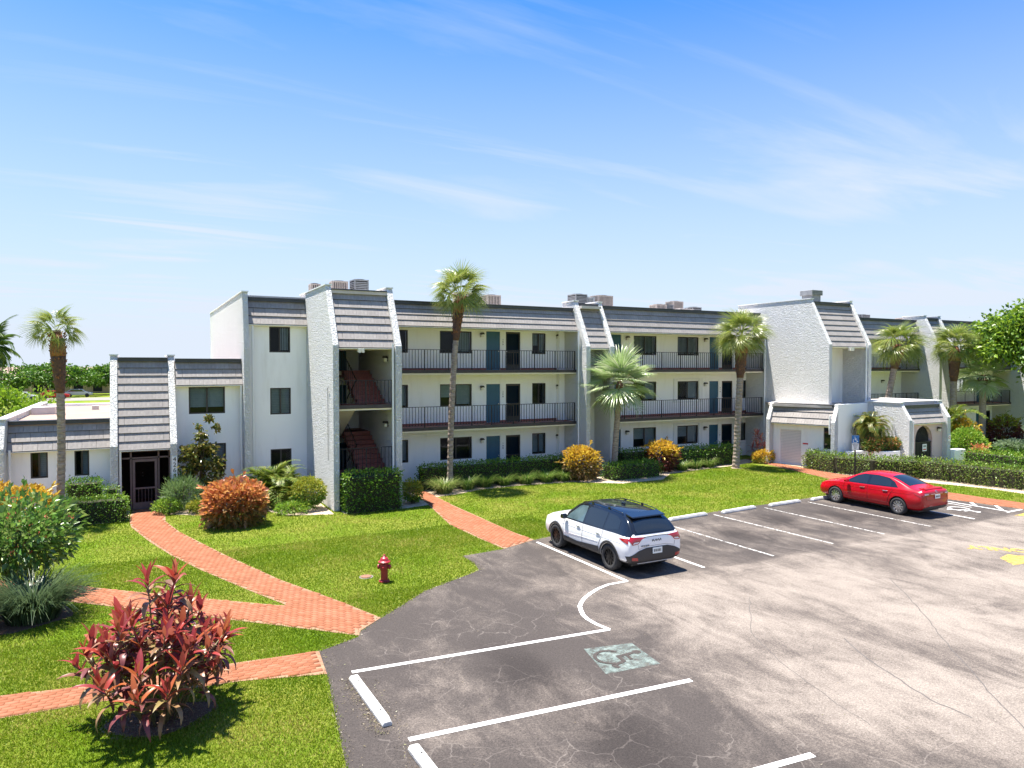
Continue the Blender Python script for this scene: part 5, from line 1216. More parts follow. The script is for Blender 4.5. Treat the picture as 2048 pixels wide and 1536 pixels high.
tree('young magnolia with bronze green leaves before the two-storey bay', (2.25, 30.9), 3.4, [(0, 0, 1.45, .62, .5, .75), (.1, 0, 2.35, .5, .45, .55), (.3, 0, 3.0, .35, .35, .42), (-.25, 0, 2.05, .45, .4, .45), (.45, 0, 1.3, .4, .4, .5)], 2600, .17, 'leaf_magnolia', .04, 'magnolia_tree', 1.0)
bush('rosemary_bush', 'feathery grey-green bush right of the screen door', 'shrub', (1.55, 30.1), .62, .5, 1.25, 1800, .17, .12, 'leaf_rosemary', seed=5, droop=-.1)
bush('low_shrub', 'low bright green mound at the edge of the entry path', 'shrub', (1.05, 29.75), .5, .4, .6, 900, .08, .5, 'leaf_hedge_light', seed=6)
bush('low_shrub', 'small yellow-green mound between rosemary and copper bush', 'shrub', (2.15, 29.35), .45, .35, .5, 700, .10, .45, 'leaf_yellowgreen', seed=7)
bush('upright_shrub', 'narrow green shrub against the entry pilaster', 'shrub', (1.45, 30.95), .35, .3, 1.5, 700, .10, .45, 'leaf_hedge_light', seed=8)
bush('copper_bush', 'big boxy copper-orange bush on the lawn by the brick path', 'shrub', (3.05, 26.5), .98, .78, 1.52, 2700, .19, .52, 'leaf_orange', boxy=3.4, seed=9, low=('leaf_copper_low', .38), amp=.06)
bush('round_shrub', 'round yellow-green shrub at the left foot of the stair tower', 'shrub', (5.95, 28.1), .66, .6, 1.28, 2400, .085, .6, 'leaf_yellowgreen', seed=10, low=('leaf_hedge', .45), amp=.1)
bush('low_shrub', 'pale fern-like mound between clumping palm and round shrub', 'shrub', (5.2, 27.6), .6, .4, .42, 700, .12, .3, 'leaf_hedge_light', seed=11)
hedge('big clipped hedge block filling the foot of the stair tower', [(7.05, 26.8), (9.12, 26.8)], .75, 1.50, 360, .09, 'leaf_hedge', 'leaf_hedge_light', uneven=.06)
bush('low_shrub', 'small bright shrub at the right foot of the stair tower', 'shrub', (9.95, 27.35), .42, .4, .95, 1000, .085, .55, 'leaf_yellowgreen', seed=12, low=('leaf_hedge', .4))
hedge('long clipped hedge below the left galleries', [(11.45, 30.35), (19.3, 30.35)], .95, 1.02, 300, .085, 'leaf_hedge', 'leaf_hedge_light', mix=.3, uneven=.06)
for k, (u, v, r, h) in enumerate([(12.0, 28.95, .75, .72), (13.3, 29.35, .6, .68), (14.3, 29.55, .6, .62), (15.3, 29.55, .6, .6), (16.4, 29.45, .65, .64), (17.5, 29.4, .65, .66), (18.4, 29.35, .6, .6)]):
    nm = ['big pale border grass clump at the left end of the long hedge', 'dark border grass clump, second along the long hedge', 'border grass clump, third along the long hedge', 'border grass clump, fourth along the long hedge', 'border grass clump, fifth along the long hedge', 'border grass clump, sixth along the long hedge', 'border grass clump left of the yellow-topped croton'][k]
    tuft(nm, (u, v), r, h, 420 if k else 560, 'liriope', .022, m2='liriope_pale', frac=.6 if k == 0 else .25)
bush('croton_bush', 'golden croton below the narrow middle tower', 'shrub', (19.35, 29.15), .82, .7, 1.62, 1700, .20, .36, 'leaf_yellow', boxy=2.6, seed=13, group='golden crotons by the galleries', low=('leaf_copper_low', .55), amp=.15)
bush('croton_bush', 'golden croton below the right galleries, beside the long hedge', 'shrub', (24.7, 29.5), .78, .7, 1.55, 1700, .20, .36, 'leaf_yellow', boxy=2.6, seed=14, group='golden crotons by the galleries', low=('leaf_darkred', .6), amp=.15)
hedge('low dark hedge patch between the two golden crotons', [(20.6, 28.6), (23.5, 28.7)], 1.2, .72, 300, .085, 'leaf_hedge', 'leaf_hedge_light', mix=.12, uneven=.07)
hedge('clipped hedge behind the silver palm, below a blue door', [(22.6, 30.3), (24.2, 30.3)], .8, 1.1, 300, .085, 'leaf_hedge', 'leaf_hedge_light', mix=.25)
hedge('long clipped hedge below the right galleries', [(25.6, 30.2), (30.6, 30.2)], .9, 1.02, 280, .09, 'leaf_hedge', 'leaf_hedge_light', mix=.3, uneven=.07)
for k, (u, v) in enumerate([(25.9, 29.3), (27.0, 29.45), (28.0, 29.5)]):
    tuft(['border grass clump right of the second golden croton', 'border grass clump in the middle before the right hedge', 'border grass clump left of the lawn palm trunk'][k], (u, v), .6, .55, 320, 'liriope', .024, m2='liriope_pale')
bush('variegated_shrub', 'pale yellow shrub left of the roller door', 'shrub', (32.2, 29.4), .75, .5, .75, 1100, .12, .5, 'leaf_yellow', seed=15, low=('leaf_yellowgreen', .35), group='pale yellow shrubs')
hedge('long mixed hedge along the walkway behind the red car', [(32.8, 26.7), (32.6, 24.7), (33.2, 23.3), (34.9, 21.9), (35.3, 20.2), (35.4, 18.5), (35.9, 17.0), (36.2, 13.5)], 1.0, .88, 300, .10, 'leaf_hedge_mixed', 'leaf_hedge_light', mix=.25, uneven=.09)
bush('flowering_shrub', 'orange flowering shrub in the planter, under the small palm', 'shrub', (35.6, 24.85), .8, .55, 1.75, 1500, .12, .5, 'leaf_hedge_mixed', z0=.85, seed=16, flowers=('flower_orange', 170, .09), group='orange flowering shrubs in the planter')
bush('flowering_shrub', 'orange flowering shrub at the right end of the planter', 'shrub', (36.55, 24.7), .65, .5, 1.7, 1300, .12, .5, 'leaf_hedge_mixed', z0=.85, seed=17, flowers=('flower_orange', 150, .09), group='orange flowering shrubs in the planter')
hedge('clipped hedge right of the gatehouse, behind the long mixed hedge', [(40.3, 22.6), (40.6, 20.8), (40.2, 17.5), (40.5, 13)], .9, .95, 220, .11, 'leaf_hedge', 'leaf_hedge_light', mix=.45, uneven=.08)
bush('round_shrub', 'bright green shrub against the right corner of the gatehouse', 'shrub', (43.2, 24.3), 1.0, .9, 2.0, 2200, .14, .5, 'leaf_hedge_light', seed=18, low=('leaf_hedge', .4))
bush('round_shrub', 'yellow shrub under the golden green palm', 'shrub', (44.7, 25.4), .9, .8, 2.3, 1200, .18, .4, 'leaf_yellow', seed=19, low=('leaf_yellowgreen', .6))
bush('red_croton', 'small red-orange croton behind the garden wall', 'shrub', (42.4, 23.2), .4, .4, 1.1, 500, .16, .4, 'leaf_orange', seed=20)
bush('dark_croton', 'dark red croton before the far wing', 'shrub', (51.6, 26.6), 1.1, .9, 2.25, 1500, .24, .36, 'leaf_yellowgreen', seed=21, flowers=None, low=('leaf_darkred', .72))
bush('low_shrub', 'blue-green ground shrub in front of the dark red croton', 'shrub', (49.6, 25.0), 1.5, .8, .9, 1500, .16, .45, 'leaf_silver', seed=22, low=('leaf_hedge', .45))
for k, (u, v) in enumerate([(58.0, 27.3), (60.2, 26.6)]): tuft(['silvery grass clump before the far wing, left one', 'silvery grass clump before the far wing, right one'][k], (u, v), 1.5, 1.3, 420, 'leaf_silver', .05, group='silvery grass clumps')
bush('variegated_shrub', 'pale yellow shrub on the lawn at the right picture edge', 'shrub', (46.0, 21.3), 1.0, .8, .95, 1300, .15, .5, 'leaf_yellow', seed=23, low=('leaf_yellowgreen', .4), group='pale yellow shrubs')
bush('red_croton', 'orange croton cut off by the right picture edge', 'shrub', (52.3, 23.3), .9, .8, 1.7, 900, .2, .4, 'leaf_orange', seed=24, low=('leaf_hedge_light', .5))
tree('bright green leafy tree at the right picture edge', (54.3, 25.6), 9.0, [(0, 0, 7.6, 3.4, 3.2, 2.0), (-2.6, .3, 6.6, 2.4, 2.2, 1.5), (2.2, 0, 7.2, 2.6, 2.4, 1.8), (-1.2, -.8, 8.4, 2.2, 2.0, 1.3), (-3.0, .6, 8.0, 1.5, 1.4, 1.0), (.5, -1, 5.4, 2.4, 2, 1.1)], 22000, .30, 'leaf_tree_light', .22, 'broadleaf_tree', 4.2, m2='leaf_tree')

# --- far left behind the low wing
for k, (u, v, s, lb) in enumerate([(-25.0, 150, 1.15, 'far round shade tree left of the fan palm trunk'), (-14.0, 152, 1.5, 'far spreading shade tree right of the fan palm trunk'), (-42, 165, 1.2, 'far small shade tree at the left picture edge'), (-4, 160, 1.3, 'far shade tree partly hidden by the entry hood')]):
    tree(lb, (u, v), 6, [(0, 0, 3.9, 3.4 * s, 3 * s, 1.8), (-2.7 * s, 0, 3.3, 2.4 * s, 2.4 * s, 1.5), (2.7 * s, 0, 3.4, 2.4 * s, 2.4 * s, 1.5), (.5 * s, -1, 4.8, 2.4 * s, 2.2 * s, 1.2), (-1 * s, -1, 2.6, 2.6 * s, 2.2 * s, 1.1)], 6000, .55, 'leaf_tree', .25, group='far shade trees', m2='leaf_hedge')
bush('far_shrub', 'bright green loose shrub behind the low wing roof', 'shrub', (-10.6, 78), 2.0, 1.8, 3.6, 1800, .38, .45, 'leaf_tree_light', seed=30, amp=.6)
bush('far_shrub', 'smaller bright shrub beside it, nearer the palm trunk', 'shrub', (-7.6, 76), 1.3, 1.2, 2.6, 900, .36, .45, 'leaf_tree_light', seed=31, amp=.6)
bush('pink_bush', 'pink flowering bush row far behind at the left picture edge', 'shrub', (-22.5, 128), 4.5, 1.5, 2.2, 1200, .5, .5, 'flower_red', seed=32)
# far street and house
sheet('street', [(-120, 134), (60, 134), (60, 146), (-120, 146)], .02, 'concrete')
fh = thing('far_house', 'far low tan house with pale roof behind the shade trees', 'building', (-18, 170, 0))
mat('tan_wall', (.55, .40, .24), (.48, .35, .22), scale=.5, rough=.9)
mat('tan_roof', (.30, .20, .16), (.24, .17, .14), scale=1, rough=.9)
MB().box(-46, 10, 170, 180, 0, 3.0).build('wall', 'tan_wall', fh, world=True)
MB().prism([(168.4, 3.0), (175, 5.4), (181.5, 3.0)], -47, 11, 'x').build('roof', 'tan_roof', fh, world=True)
for k in range(16): MB().box(-45 + k * 3.4, -43.4 + k * 3.4, 169.9, 169.97, .4, 2.4).build('window', 'room_dark', fh, world=True)
for k in range(9): MB().box(-45.6 + k * 6.8, -45.2 + k * 6.8, 168.6, 169.0, 0, 3.0).build('porch_post', 'tan_wall', fh, world=True)
for k in range(60):
    pass
trl = thing('far_trees', 'far line of green trees closing the view', 'tree line', (0, 260, 0)); tag(trl, kind='stuff')
P = np.stack([RNG.uniform(-260, 420, 26000), RNG.uniform(255, 275, 26000), 6.4 * RNG.random(26000) ** .7], 1); P[:, 2] *= .72 + .28 * np.sin(P[:, 0] * .12) * np.cos(P[:, 0] * .047 + 1); P -= [0, 260, 0]
foliage('crowns', trl, P, RNG.normal(size=(26000, 3)), rnd(26000, .8, 1.6), .8, 'leaf_tree')
# ------------------------------------------------------------------ vehicles
mat('paint_suv', (.80, .80, .80), rough=.28, spec=.5, coat=.8)
mat('paint_red', (.40, .003, .010), rough=.22, spec=.35, coat=.45)
mat('gloss_black', (.008, .009, .011), rough=.10, spec=.6, coat=.6)
mat('cladding', (.028, .027, .028), (.04, .039, .04), scale=60, rough=.6)
mat('tyre', (.022, .022, .023), (.035, .034, .034), scale=30, rough=.85)
mat('rim_black', (.018, .018, .019), rough=.35, metal=.5)
mat('rim_silver', (.62, .62, .63), rough=.25, metal=.9)
mat('tail_red', (.34, .008, .012), rough=.12, spec=.6, coat=.6)
mat('tail_clear', (.70, .66, .66), rough=.15)
mat('chrome', (.75, .75, .76), rough=.12, metal=1)
mat('plate_white', (.72, .76, .74), rough=.4)
mat('car_glass_pale', (.10, .15, .16), (.05, .08, .09), scale=2.5, rough=.04, spec=.9)
mat('seam', (.035, .035, .038), rough=.6)
mat('grille_dark', (.012, .012, .013), rough=.5)
mat('valve_cover', (.26, .12, .075), (.18, .09, .06), scale=12, rough=.9)

def car_shell(st, wells, m, wy):
    """closed body: cross sections st = [(x, [(y,z)...from keel to roof centre])], smoothed, wheel wells cut"""
    bm = bmesh.new(); rows = []
    for x, sec in st:
        half = [bm.verts.new((x, y, z)) for y, z in sec]; other = [bm.verts.new((x, -y, z)) if y > 1e-6 else half[i] for i, (y, z) in enumerate(sec)]
        rows.append(half + other[::-1][1:-1] if sec[0][1] is not None and sec[0][0] <= 1e-6 else half + other[::-1][1:])
    k = len(rows[0])
    for a, b in zip(rows, rows[1:]):
        for i in range(k): j = (i + 1) % k; bm.faces.new((a[i], a[j], b[j], b[i]))
    bm.faces.new(rows[0][::-1]); bm.faces.new(rows[-1])
    cl = bm.edges.layers.float.get('crease_edge') or bm.edges.layers.float.new('crease_edge')
    for a, b in zip(rows, rows[1:]):        # keep the shoulder line and the roof edge crisp
        for i, c_ in ((2, .35), (3, .25), (5, .75), (6, .55), (k - 2, .35), (k - 3, .25), (k - 5, .75), (k - 6, .55)):
            e = bm.edges.get((a[i], b[i]))
            if e: e[cl] = c_
    bmesh.ops.recalc_face_normals(bm, faces=bm.faces)
    me = bpy.data.meshes.new('body'); bm.to_mesh(me); bm.free(); me.materials.append(MATS[m]); me.materials.append(MATS['grille_dark'])
    me.polygons.foreach_set('use_smooth', [True] * len(me.polygons))
    o = bpy.data.objects.new('tmp', me); COL.objects.link(o)
    ss = o.modifiers.new('s', 'SUBSURF'); ss.levels = 3; ss.render_levels = 3
    cb = MB()
    for x, r in wells:
        for s in (-1, 1):
            n = 28; base = len(cb.v)
            for y in (wy * s, 1.4 * s):
                for q in range(n): a = 2 * math.pi * q / n; cb.v.append((x + r * math.cos(a), y, .34 + r * math.sin(a)))
            cb.f += [tuple(base + q for q in range(n)), tuple(base + n + q for q in range(n))[::-1]] + [(base + q, base + (q + 1) % n, base + n + (q + 1) % n, base + n + q) for q in range(n)]
    cme = cb.mesh('cut', m); cme.materials.append(MATS['grille_dark']); cme.polygons.foreach_set('material_index', [1] * len(cme.polygons))
    c = bpy.data.objects.new('cut', cme); COL.objects.link(c)
    bo = o.modifiers.new('b', 'BOOLEAN'); bo.object = c; bo.operation = 'DIFFERENCE'; bo.solver = 'EXACT'
    dg = bpy.context.evaluated_depsgraph_get(); dg.update(); res = bpy.data.meshes.new_from_object(o.evaluated_get(dg))
    bpy.data.objects.remove(o); bpy.data.objects.remove(c)
    return res
class Skin:
    """lays panels, glass and lines on a body surface"""
    def __init__(s, me, root): s.bvh = BVHTree.FromPolygons([v.co.copy() for v in me.vertices], [tuple(p.vertices) for p in me.polygons]); s.root = root
    def hit(s, a, b, side, off):
        if side in ('L', 'R'): sg = 1 if side == 'L' else -1; o, d = Vector((a, 3 * sg, b)), Vector((0, -sg, 0))
        elif side == 'B': o, d = Vector((-4, a, b)), Vector((1, 0, 0))
        elif side == 'F': o, d = Vector((4, a, b)), Vector((-1, 0, 0))
        else: o, d = Vector((a, b, 4)), Vector((0, 0, -1))
        h = s.bvh.ray_cast(o, d)
        if h[0] is None: return None
        n = h[1]; n = n if n.dot(d) < 0 else -n
        return h[0] + n * off
    def panel(s, name, poly, side, m, off=.004, grid=.05, parent=None):
        bm = bmesh.new(); vs = [bm.verts.new((p[0], p[1], 0)) for p in poly]; bm.faces.new(vs)
        for ax in (0, 1):
            lo, hi = min(p[ax] for p in poly), max(p[ax] for p in poly); n = int((hi - lo) / grid)
            for k in range(1, n + 1):
                co = [0, 0, 0]; co[ax] = lo + (hi - lo) * k / (n + 1); no = [0, 0, 0]; no[ax] = 1
                bmesh.ops.bisect_plane(bm, geom=bm.verts[:] + bm.edges[:] + bm.faces[:], plane_co=co, plane_no=no)
        bad = []
        for v in bm.verts:
            h = s.hit(v.co.x, v.co.y, side, off)
            if h is None: bad.append(v)
            else: v.co = h
        if bad: bmesh.ops.delete(bm, geom=bad, context='VERTS')
        bmesh.ops.recalc_face_normals(bm, faces=bm.faces)
        me = bpy.data.meshes.new(name); bm.to_mesh(me); bm.free(); me.materials.append(MATS[m]); me.polygons.foreach_set('use_smooth', [True] * len(me.polygons))
        return link(name, me, parent or s.root)
    def line(s, name, pts, side, m, w=.008, off=.003, parent=None, step=.04):
        P = []
        for a, b in zip(pts, pts[1:]):
            n = max(1, int(math.hypot(b[0] - a[0], b[1] - a[1]) / step))
            for k in range(n): P.append((a[0] + (b[0] - a[0]) * k / n, a[1] + (b[1] - a[1]) * k / n))
        P.append(pts[-1]); H = [h for h in (s.hit(x, y, side, off) for x, y in P) if h is not None]
        if len(H) > 1: return MB().tube(H, w / 2, 5).build(name, m, parent or s.root)
def ring(cx, cz, r0, r1, a0, a1, n=26):
    A = np.linspace(R(a0), R(a1), n); return [(cx + r1 * math.cos(a), cz + r1 * math.sin(a)) for a in A] + [(cx + r0 * math.cos(a), cz + r0 * math.sin(a)) for a in A[::-1]]
def wheel(root, x, y, r, w, rim, spokes, side):
    s = 1 if side == 'L' else -1
    prof = [(r * .66, -w/2), (r * .93, -w/2), (r, -w/2 + .03), (r, w/2 - .03), (r * .93, w/2), (r * .66, w/2), (r * .62, w/2 - .03), (r * .62, -w/2 + .03), (r * .66, -w/2)]
    b = MB(); n = 30
    for rr, h in prof:
        for k in range(n): a = 2 * math.pi * k / n; b.v.append((rr * math.cos(a), h, rr * math.sin(a)))
    for i in range(len(prof) - 1):
        for k in range(n): j = (k + 1) % n; b.f.append((i*n + k, i*n + j, (i+1)*n + j, (i+1)*n + k))
    t = b.build('wheel', 'tyre', root, smooth=True); t.location = (x, y, r)
    MB().lathe([(r * .64, -w/2 + .02), (r * .64, w/2 - .05)], 30, (0, 0, 0), 'y').build('rim_barrel', 'grille_dark', t)
    ro = MB(); o = s * (w/2 - .02)
    for k in range(spokes):
        a = 2 * math.pi * k / spokes; c, q = math.cos(a), math.sin(a); hw0, hw1 = .022 * (10 / spokes) ** .5, .034 * (10 / spokes) ** .5
        def pt(rr, h, dy): return (rr * c - h * q, o + dy * s, rr * q + h * c)
        base = len(ro.v); ro.v += [pt(.03, -hw0, 0), pt(.03, hw0, 0), pt(r * .63, hw1, -.012), pt(r * .63, -hw1, -.012), pt(.03, -hw0, -.03), pt(.03, hw0, -.03), pt(r * .63, hw1, -.04), pt(r * .63, -hw1, -.04)]
        ro.f += [(base, base+1, base+2, base+3), (base+4, base+7, base+6, base+5), (base, base+3, base+7, base+4), (base+1, base+5, base+6, base+2)]
    ro.build('spokes', rim, t)
    prof = [(r * .60, o), (r * .66, o + .004 * s), (r * .67, o - .03 * s), (r * .60, o - .035 * s)]; b = MB()
    for rr, h in prof + [prof[0]]:
        for k in range(n): a = 2 * math.pi * k / n; b.v.append((rr * math.cos(a), h, rr * math.sin(a)))
    for i in range(4):
        for k in range(n): j = (k + 1) % n; b.f.append((i*n + k, i*n + j, (i+1)*n + j, (i+1)*n + k))
    b.build('rim', rim, t, smooth=True)
    h0, h1 = sorted((o - .02 * s, o + .012 * s)); MB().lathe([(.045, h0), (.045, h1)], 14, (0, 0, 0), 'y').build('hub_cap', rim, t)
def sec(hw, zs, zb, yb, zr, yr, zc, crown=None, keel=.26, wz=None):
    """half section: keel, sill, flank, belt, roof edge, roof centre"""
    wz = wz or (zs + zb) / 2
    return [(0, keel), (hw * .80, keel), (hw * .97, zs), (hw, wz), (yb + .01, zb - .04), (yb, zb), (yr, zr), (yr * .62, zc - .012), (0, zc)]

def build_suv():
    t = thing('white_suv', 'white SUV with black roof, roof rails and dark lower cladding, parked nearest', 'car', (12.33, 17.23, .004), R(90))
    # rear at x=-2.33, front at +2.33
    st = [(-2.31, [(0, .42), (.60, .42), (.72, .48), (.78, .62), (.79, .78), (.76, .86), (.70, .93), (.45, .96), (0, .97)]),
          (-2.25, [(0, .34), (.72, .34), (.84, .44), (.89, .66), (.88, .90), (.83, 1.00), (.74, 1.07), (.45, 1.10), (0, 1.11)]),
          (-2.08, [(0, .28), (.76, .28), (.90, .42), (.925, .68), (.905, .96), (.86, 1.06), (.72, 1.26), (.45, 1.32), (0, 1.335)]),
          (-1.86, sec(.932, .42, 1.06, .865, 1.44, .66, 1.535)), (-1.62, sec(.932, .40, 1.065, .868, 1.52, .625, 1.585)), (-1.1, sec(.93, .36, 1.05, .87, 1.565, .61, 1.63)), (-.4, sec(.925, .34, 1.02, .87, 1.585, .605, 1.65)),
          (.25, sec(.925, .34, 1.0, .87, 1.555, .595, 1.615)), (.55, sec(.925, .34, .99, .868, 1.48, .60, 1.535)),
          (1.02, sec(.928, .35, .985, .866, 1.14, .70, 1.20)), (1.22, sec(.93, .36, .98, .862, 1.045, .70, 1.085)), (1.6, sec(.925, .38, .96, .85, 1.01, .66, 1.05)),
          (2.0, sec(.90, .40, .90, .81, .955, .60, .99)), (2.2, [(0, .32), (.70, .32), (.80, .42), (.82, .6), (.78, .78), (.74, .84), (.60, .89), (.4, .91), (0, .92)]),
          (2.32, [(0, .40), (.52, .40), (.62, .46), (.66, .58), (.64, .68), (.60, .72), (.5, .76), (.3, .78), (0, .78)])]
    me = car_shell(st, [(-1.385, .40), (1.37, .40)], 'paint_suv', .62)
    me.materials.append(MATS['gloss_black'])
    for p in me.polygons:
        c = p.center
        if p.material_index == 0 and -2.2 < c.x < .98 and c.z > 1.085 + .02 * (c.x + .5): p.material_index = 2
    link('body', me, t); S = Skin(me, t)
    # greenhouse in gloss black with glass set into it
    for sd in 'LR':
        S.panel('pillar_trim', [(-1.98, 1.075), (-.2, 1.02), (1.0, 1.0), (.92, 1.14), (.5, 1.46), (.3, 1.535), (-.4, 1.575), (-1.1, 1.555), (-1.6, 1.51), (-1.92, 1.37), (-2.06, 1.22)], sd, 'gloss_black', .004)
        S.panel('window', [(-.02, 1.055), (.86, 1.03), (.80, 1.14), (.42, 1.43), (.28, 1.48), (-.02, 1.50)], sd, 'car_glass_pale', .008)
        S.panel('window', [(-1.02, 1.075), (-.12, 1.06), (-.12, 1.50), (-.6, 1.505), (-1.02, 1.495)], sd, 'car_glass', .008)
        S.panel('window', [(-1.70, 1.16), (-1.1, 1.08), (-1.1, 1.49), (-1.45, 1.465), (-1.66, 1.38)], sd, 'car_glass', .008)
        for x in (-1.385, 1.37): S.panel('wheel_arch_trim', ring(x, .34, .405, .475, -18, 198), sd, 'cladding', .012)
        S.panel('sill_trim', [(-.93, .27), (.92, .27), (.90, .50), (.2, .47), (-.90, .56)], sd, 'cladding', .012)
        d1 = S.line('door', [(-.06, 1.03), (-.06, .47)], sd, 'seam', .008); S.line('door', [(.92, 1.0), (.98, .8), (.94, .5)], sd, 'seam', .008); S.line('door', [(-1.06, 1.07), (-1.02, .85), (-.86, .56)], sd, 'seam', .008)
        S.line('shoulder_crease', [(-1.9, .86), (1.7, .83)], sd, 'paint_suv', .012, .001); S.line('flank_crease', [(-.85, .68), (.9, .60)], sd, 'paint_suv', .012, .001)
        sg = 1 if sd == 'L' else -1
        for x in (-.95, .05):
            p = S.hit(x + .10, .90, sd, .02); MB().box(x, x + .19, p.y - .012, p.y + .012, .885, .915).build('door_handle', 'chrome', t, bevel=.01)
        MB().prism([(.72, 1.02), (.92, 1.02), (.92, 1.14), (.76, 1.17)], sg * .90, sg * 1.06, 'y').build('mirror', 'gloss_black', t, bevel=.03)
        MB().tube([(.40, sg * .565, 1.52), (.30, sg * .57, 1.575), (.05, sg * .575, 1.615), (-.5, sg * .58, 1.635), (-1.1, sg * .585, 1.62), (-1.5, sg * .59, 1.585), (-1.62, sg * .595, 1.55)], .013, 8).build('roof_rail', 'gloss_black', t, smooth=True)
        for x in (-.15, -.95): MB().box(x - .04, x + .04, sg * .58 - .014, sg * .58 + .014, 1.57, 1.64).build('rail_foot', 'gloss_black', t)
    S.panel('roof', [(.42, -.56), (.42, .56), (.2, .605), (-.4, .625), (-1.1, .63), (-1.72, .64), (-1.80, .4), (-1.82, 0), (-1.80, -.4), (-1.72, -.64), (-1.1, -.63), (-.4, -.625), (.2, -.605)], 'T', 'gloss_black', .006, .08)
    S.panel('sunroof', [(.2, -.42), (.2, .42), (-.95, .44), (-.95, -.44)], 'T', 'car_glass', .009, .09)
    S.panel('windshield', [(1.12, -.66), (1.12, .66), (.46, .57), (.46, -.57)], 'T', 'car_glass', .006, .08)
    MB().box(-.9, -.75, -.03, .03, 1.64, 1.70).build('antenna_fin', 'gloss_black', t, bevel=.02)
    # rear
    S.panel('tailgate_trim', [(-.68, 1.10), (.68, 1.10), (.70, 1.2), (.62, 1.46), (.54, 1.50), (-.54, 1.50), (-.62, 1.46), (-.70, 1.2)], 'B', 'gloss_black', .005)
    S.panel('rear_window', [(-.58, 1.13), (.58, 1.13), (.62, 1.2), (.54, 1.42), (.2, 1.455), (-.2, 1.455), (-.54, 1.42), (-.62, 1.2)], 'B', 'car_glass', .012)
    MB().prism([(-1.62, 1.585), (-1.96, 1.525), (-1.985, 1.495), (-1.72, 1.50)], -.56, .56, 'y').build('spoiler', 'gloss_black', t, bevel=.015)
    S.panel('rear_bumper', [(-.84, .34), (.84, .34), (.90, .55), (.80, .60), (.60, .70), (.35, .76), (-.35, .76), (-.60, .70), (-.80, .60), (-.90, .55)], 'B', 'cladding', .012)
    for sg in (1, -1):
        S.panel('tail_light', [(sg * .86, .98), (sg * .80, 1.06), (sg * .50, 1.045), (sg * .36, 1.03), (sg * .50, .985), (sg * .62, .88), (sg * .80, .86)], 'B', 'tail_red', .010)
        S.panel('tail_light_lens', [(sg * .79, .885), (sg * .64, .895), (sg * .58, .94), (sg * .74, .93)], 'B', 'tail_clear', .014)
        sd = 'L' if sg > 0 else 'R'; S.panel('tail_light', [(-2.18, 1.02), (-1.93, .99), (-1.80, .975), (-1.95, .935), (-2.20, .88)], sd, 'tail_red', .010)
        S.panel('reflector', [(sg * .62, .44), (sg * .80, .46), (sg * .80, .54), (sg * .64, .52)], 'B', 'tail_red', .018)
    S.line('light_bar', [(-.42, 1.035), (0, 1.045), (.42, 1.035)], 'B', 'gloss_black', .018, .006)
    S.line('tailgate_seam', [(-.62, .86), (-.60, .74), (-.3, .80), (.3, .80), (.60, .74), (.62, .86)], 'B', 'seam', .007)
    S.line('skid_trim', [(-.6, .36), (.6, .36)], 'B', 'galv', .025, .014)
    p = S.hit(0, .66, 'B', .02); pl = MB().box(p.x - .012, p.x, -.16, .16, .585, .745).build('licence_plate', 'plate_white', t)
    for k in range(6): MB().box(p.x - .0155, p.x - .0125, -.115 + k * .042, -.095 + k * .042 + (.006 if k % 2 else 0), .63, .70).build('plate_character', 'black_text', pl)
    # maker's letters and model name, as on the tailgate
    p = S.hit(0, .94, 'B', .006).x; lg = MB()
    def bar(y0, z0, y1, z1, w=.016):
        d = Vector((y1 - y0, z1 - z0)).normalized(); n = Vector((-d.y, d.x)) * w / 2
        lg.quad(*[(S.hit(-(a), b, 'B', .008).x, -(a), b) for a, b in ((y0 - n.x, z0 - n.y), (y1 - n.x, z1 - n.y), (y1 + n.x, z1 + n.y), (y0 + n.x, z0 + n.y))])
    zb, zt = .905, .965
    for q in ((-.15, zb, -.15, zt), (-.15, zb + .02, -.09, zt), (-.12, zb + .03, -.075, zb), (-.075, zb, -.02, zt), (-.02, zt, -.005, zb), (-.005, zb, .055, zt), (.055, zt, .075, zb), (.075, zb, .14, zt), (.14, zt, .14, zb)): bar(*q)
    lg.build('badge', 'black_text', t)
    zz = .815; x0 = S.hit(.42, zz, 'B', .010).x
    text('SPORTAGE', .055, 'black_text', t, (x0 - .006, .40, zz), (R(90), 0, R(-90)), 'badge_lettering')
    for sd, y in (('L', .80), ('R', -.80)):
        for x in (-1.385, 1.37): wheel(t, x, y, .362, .235, 'rim_black', 10, sd)
    MB().box(-2.0, 2.0, -.6, .6, .22, .30).build('underbody', 'grille_dark', t)
    for sg in (1, -1): S.panel('headlight', [(sg * .45, .80), (sg * .78, .86), (sg * .80, .78), (sg * .55, .72)], 'F', 'tail_clear', .008)
    S.panel('grille', [(-.42, .55), (.42, .55), (.5, .74), (-.5, .74)], 'F', 'grille_dark', .008)
build_suv()

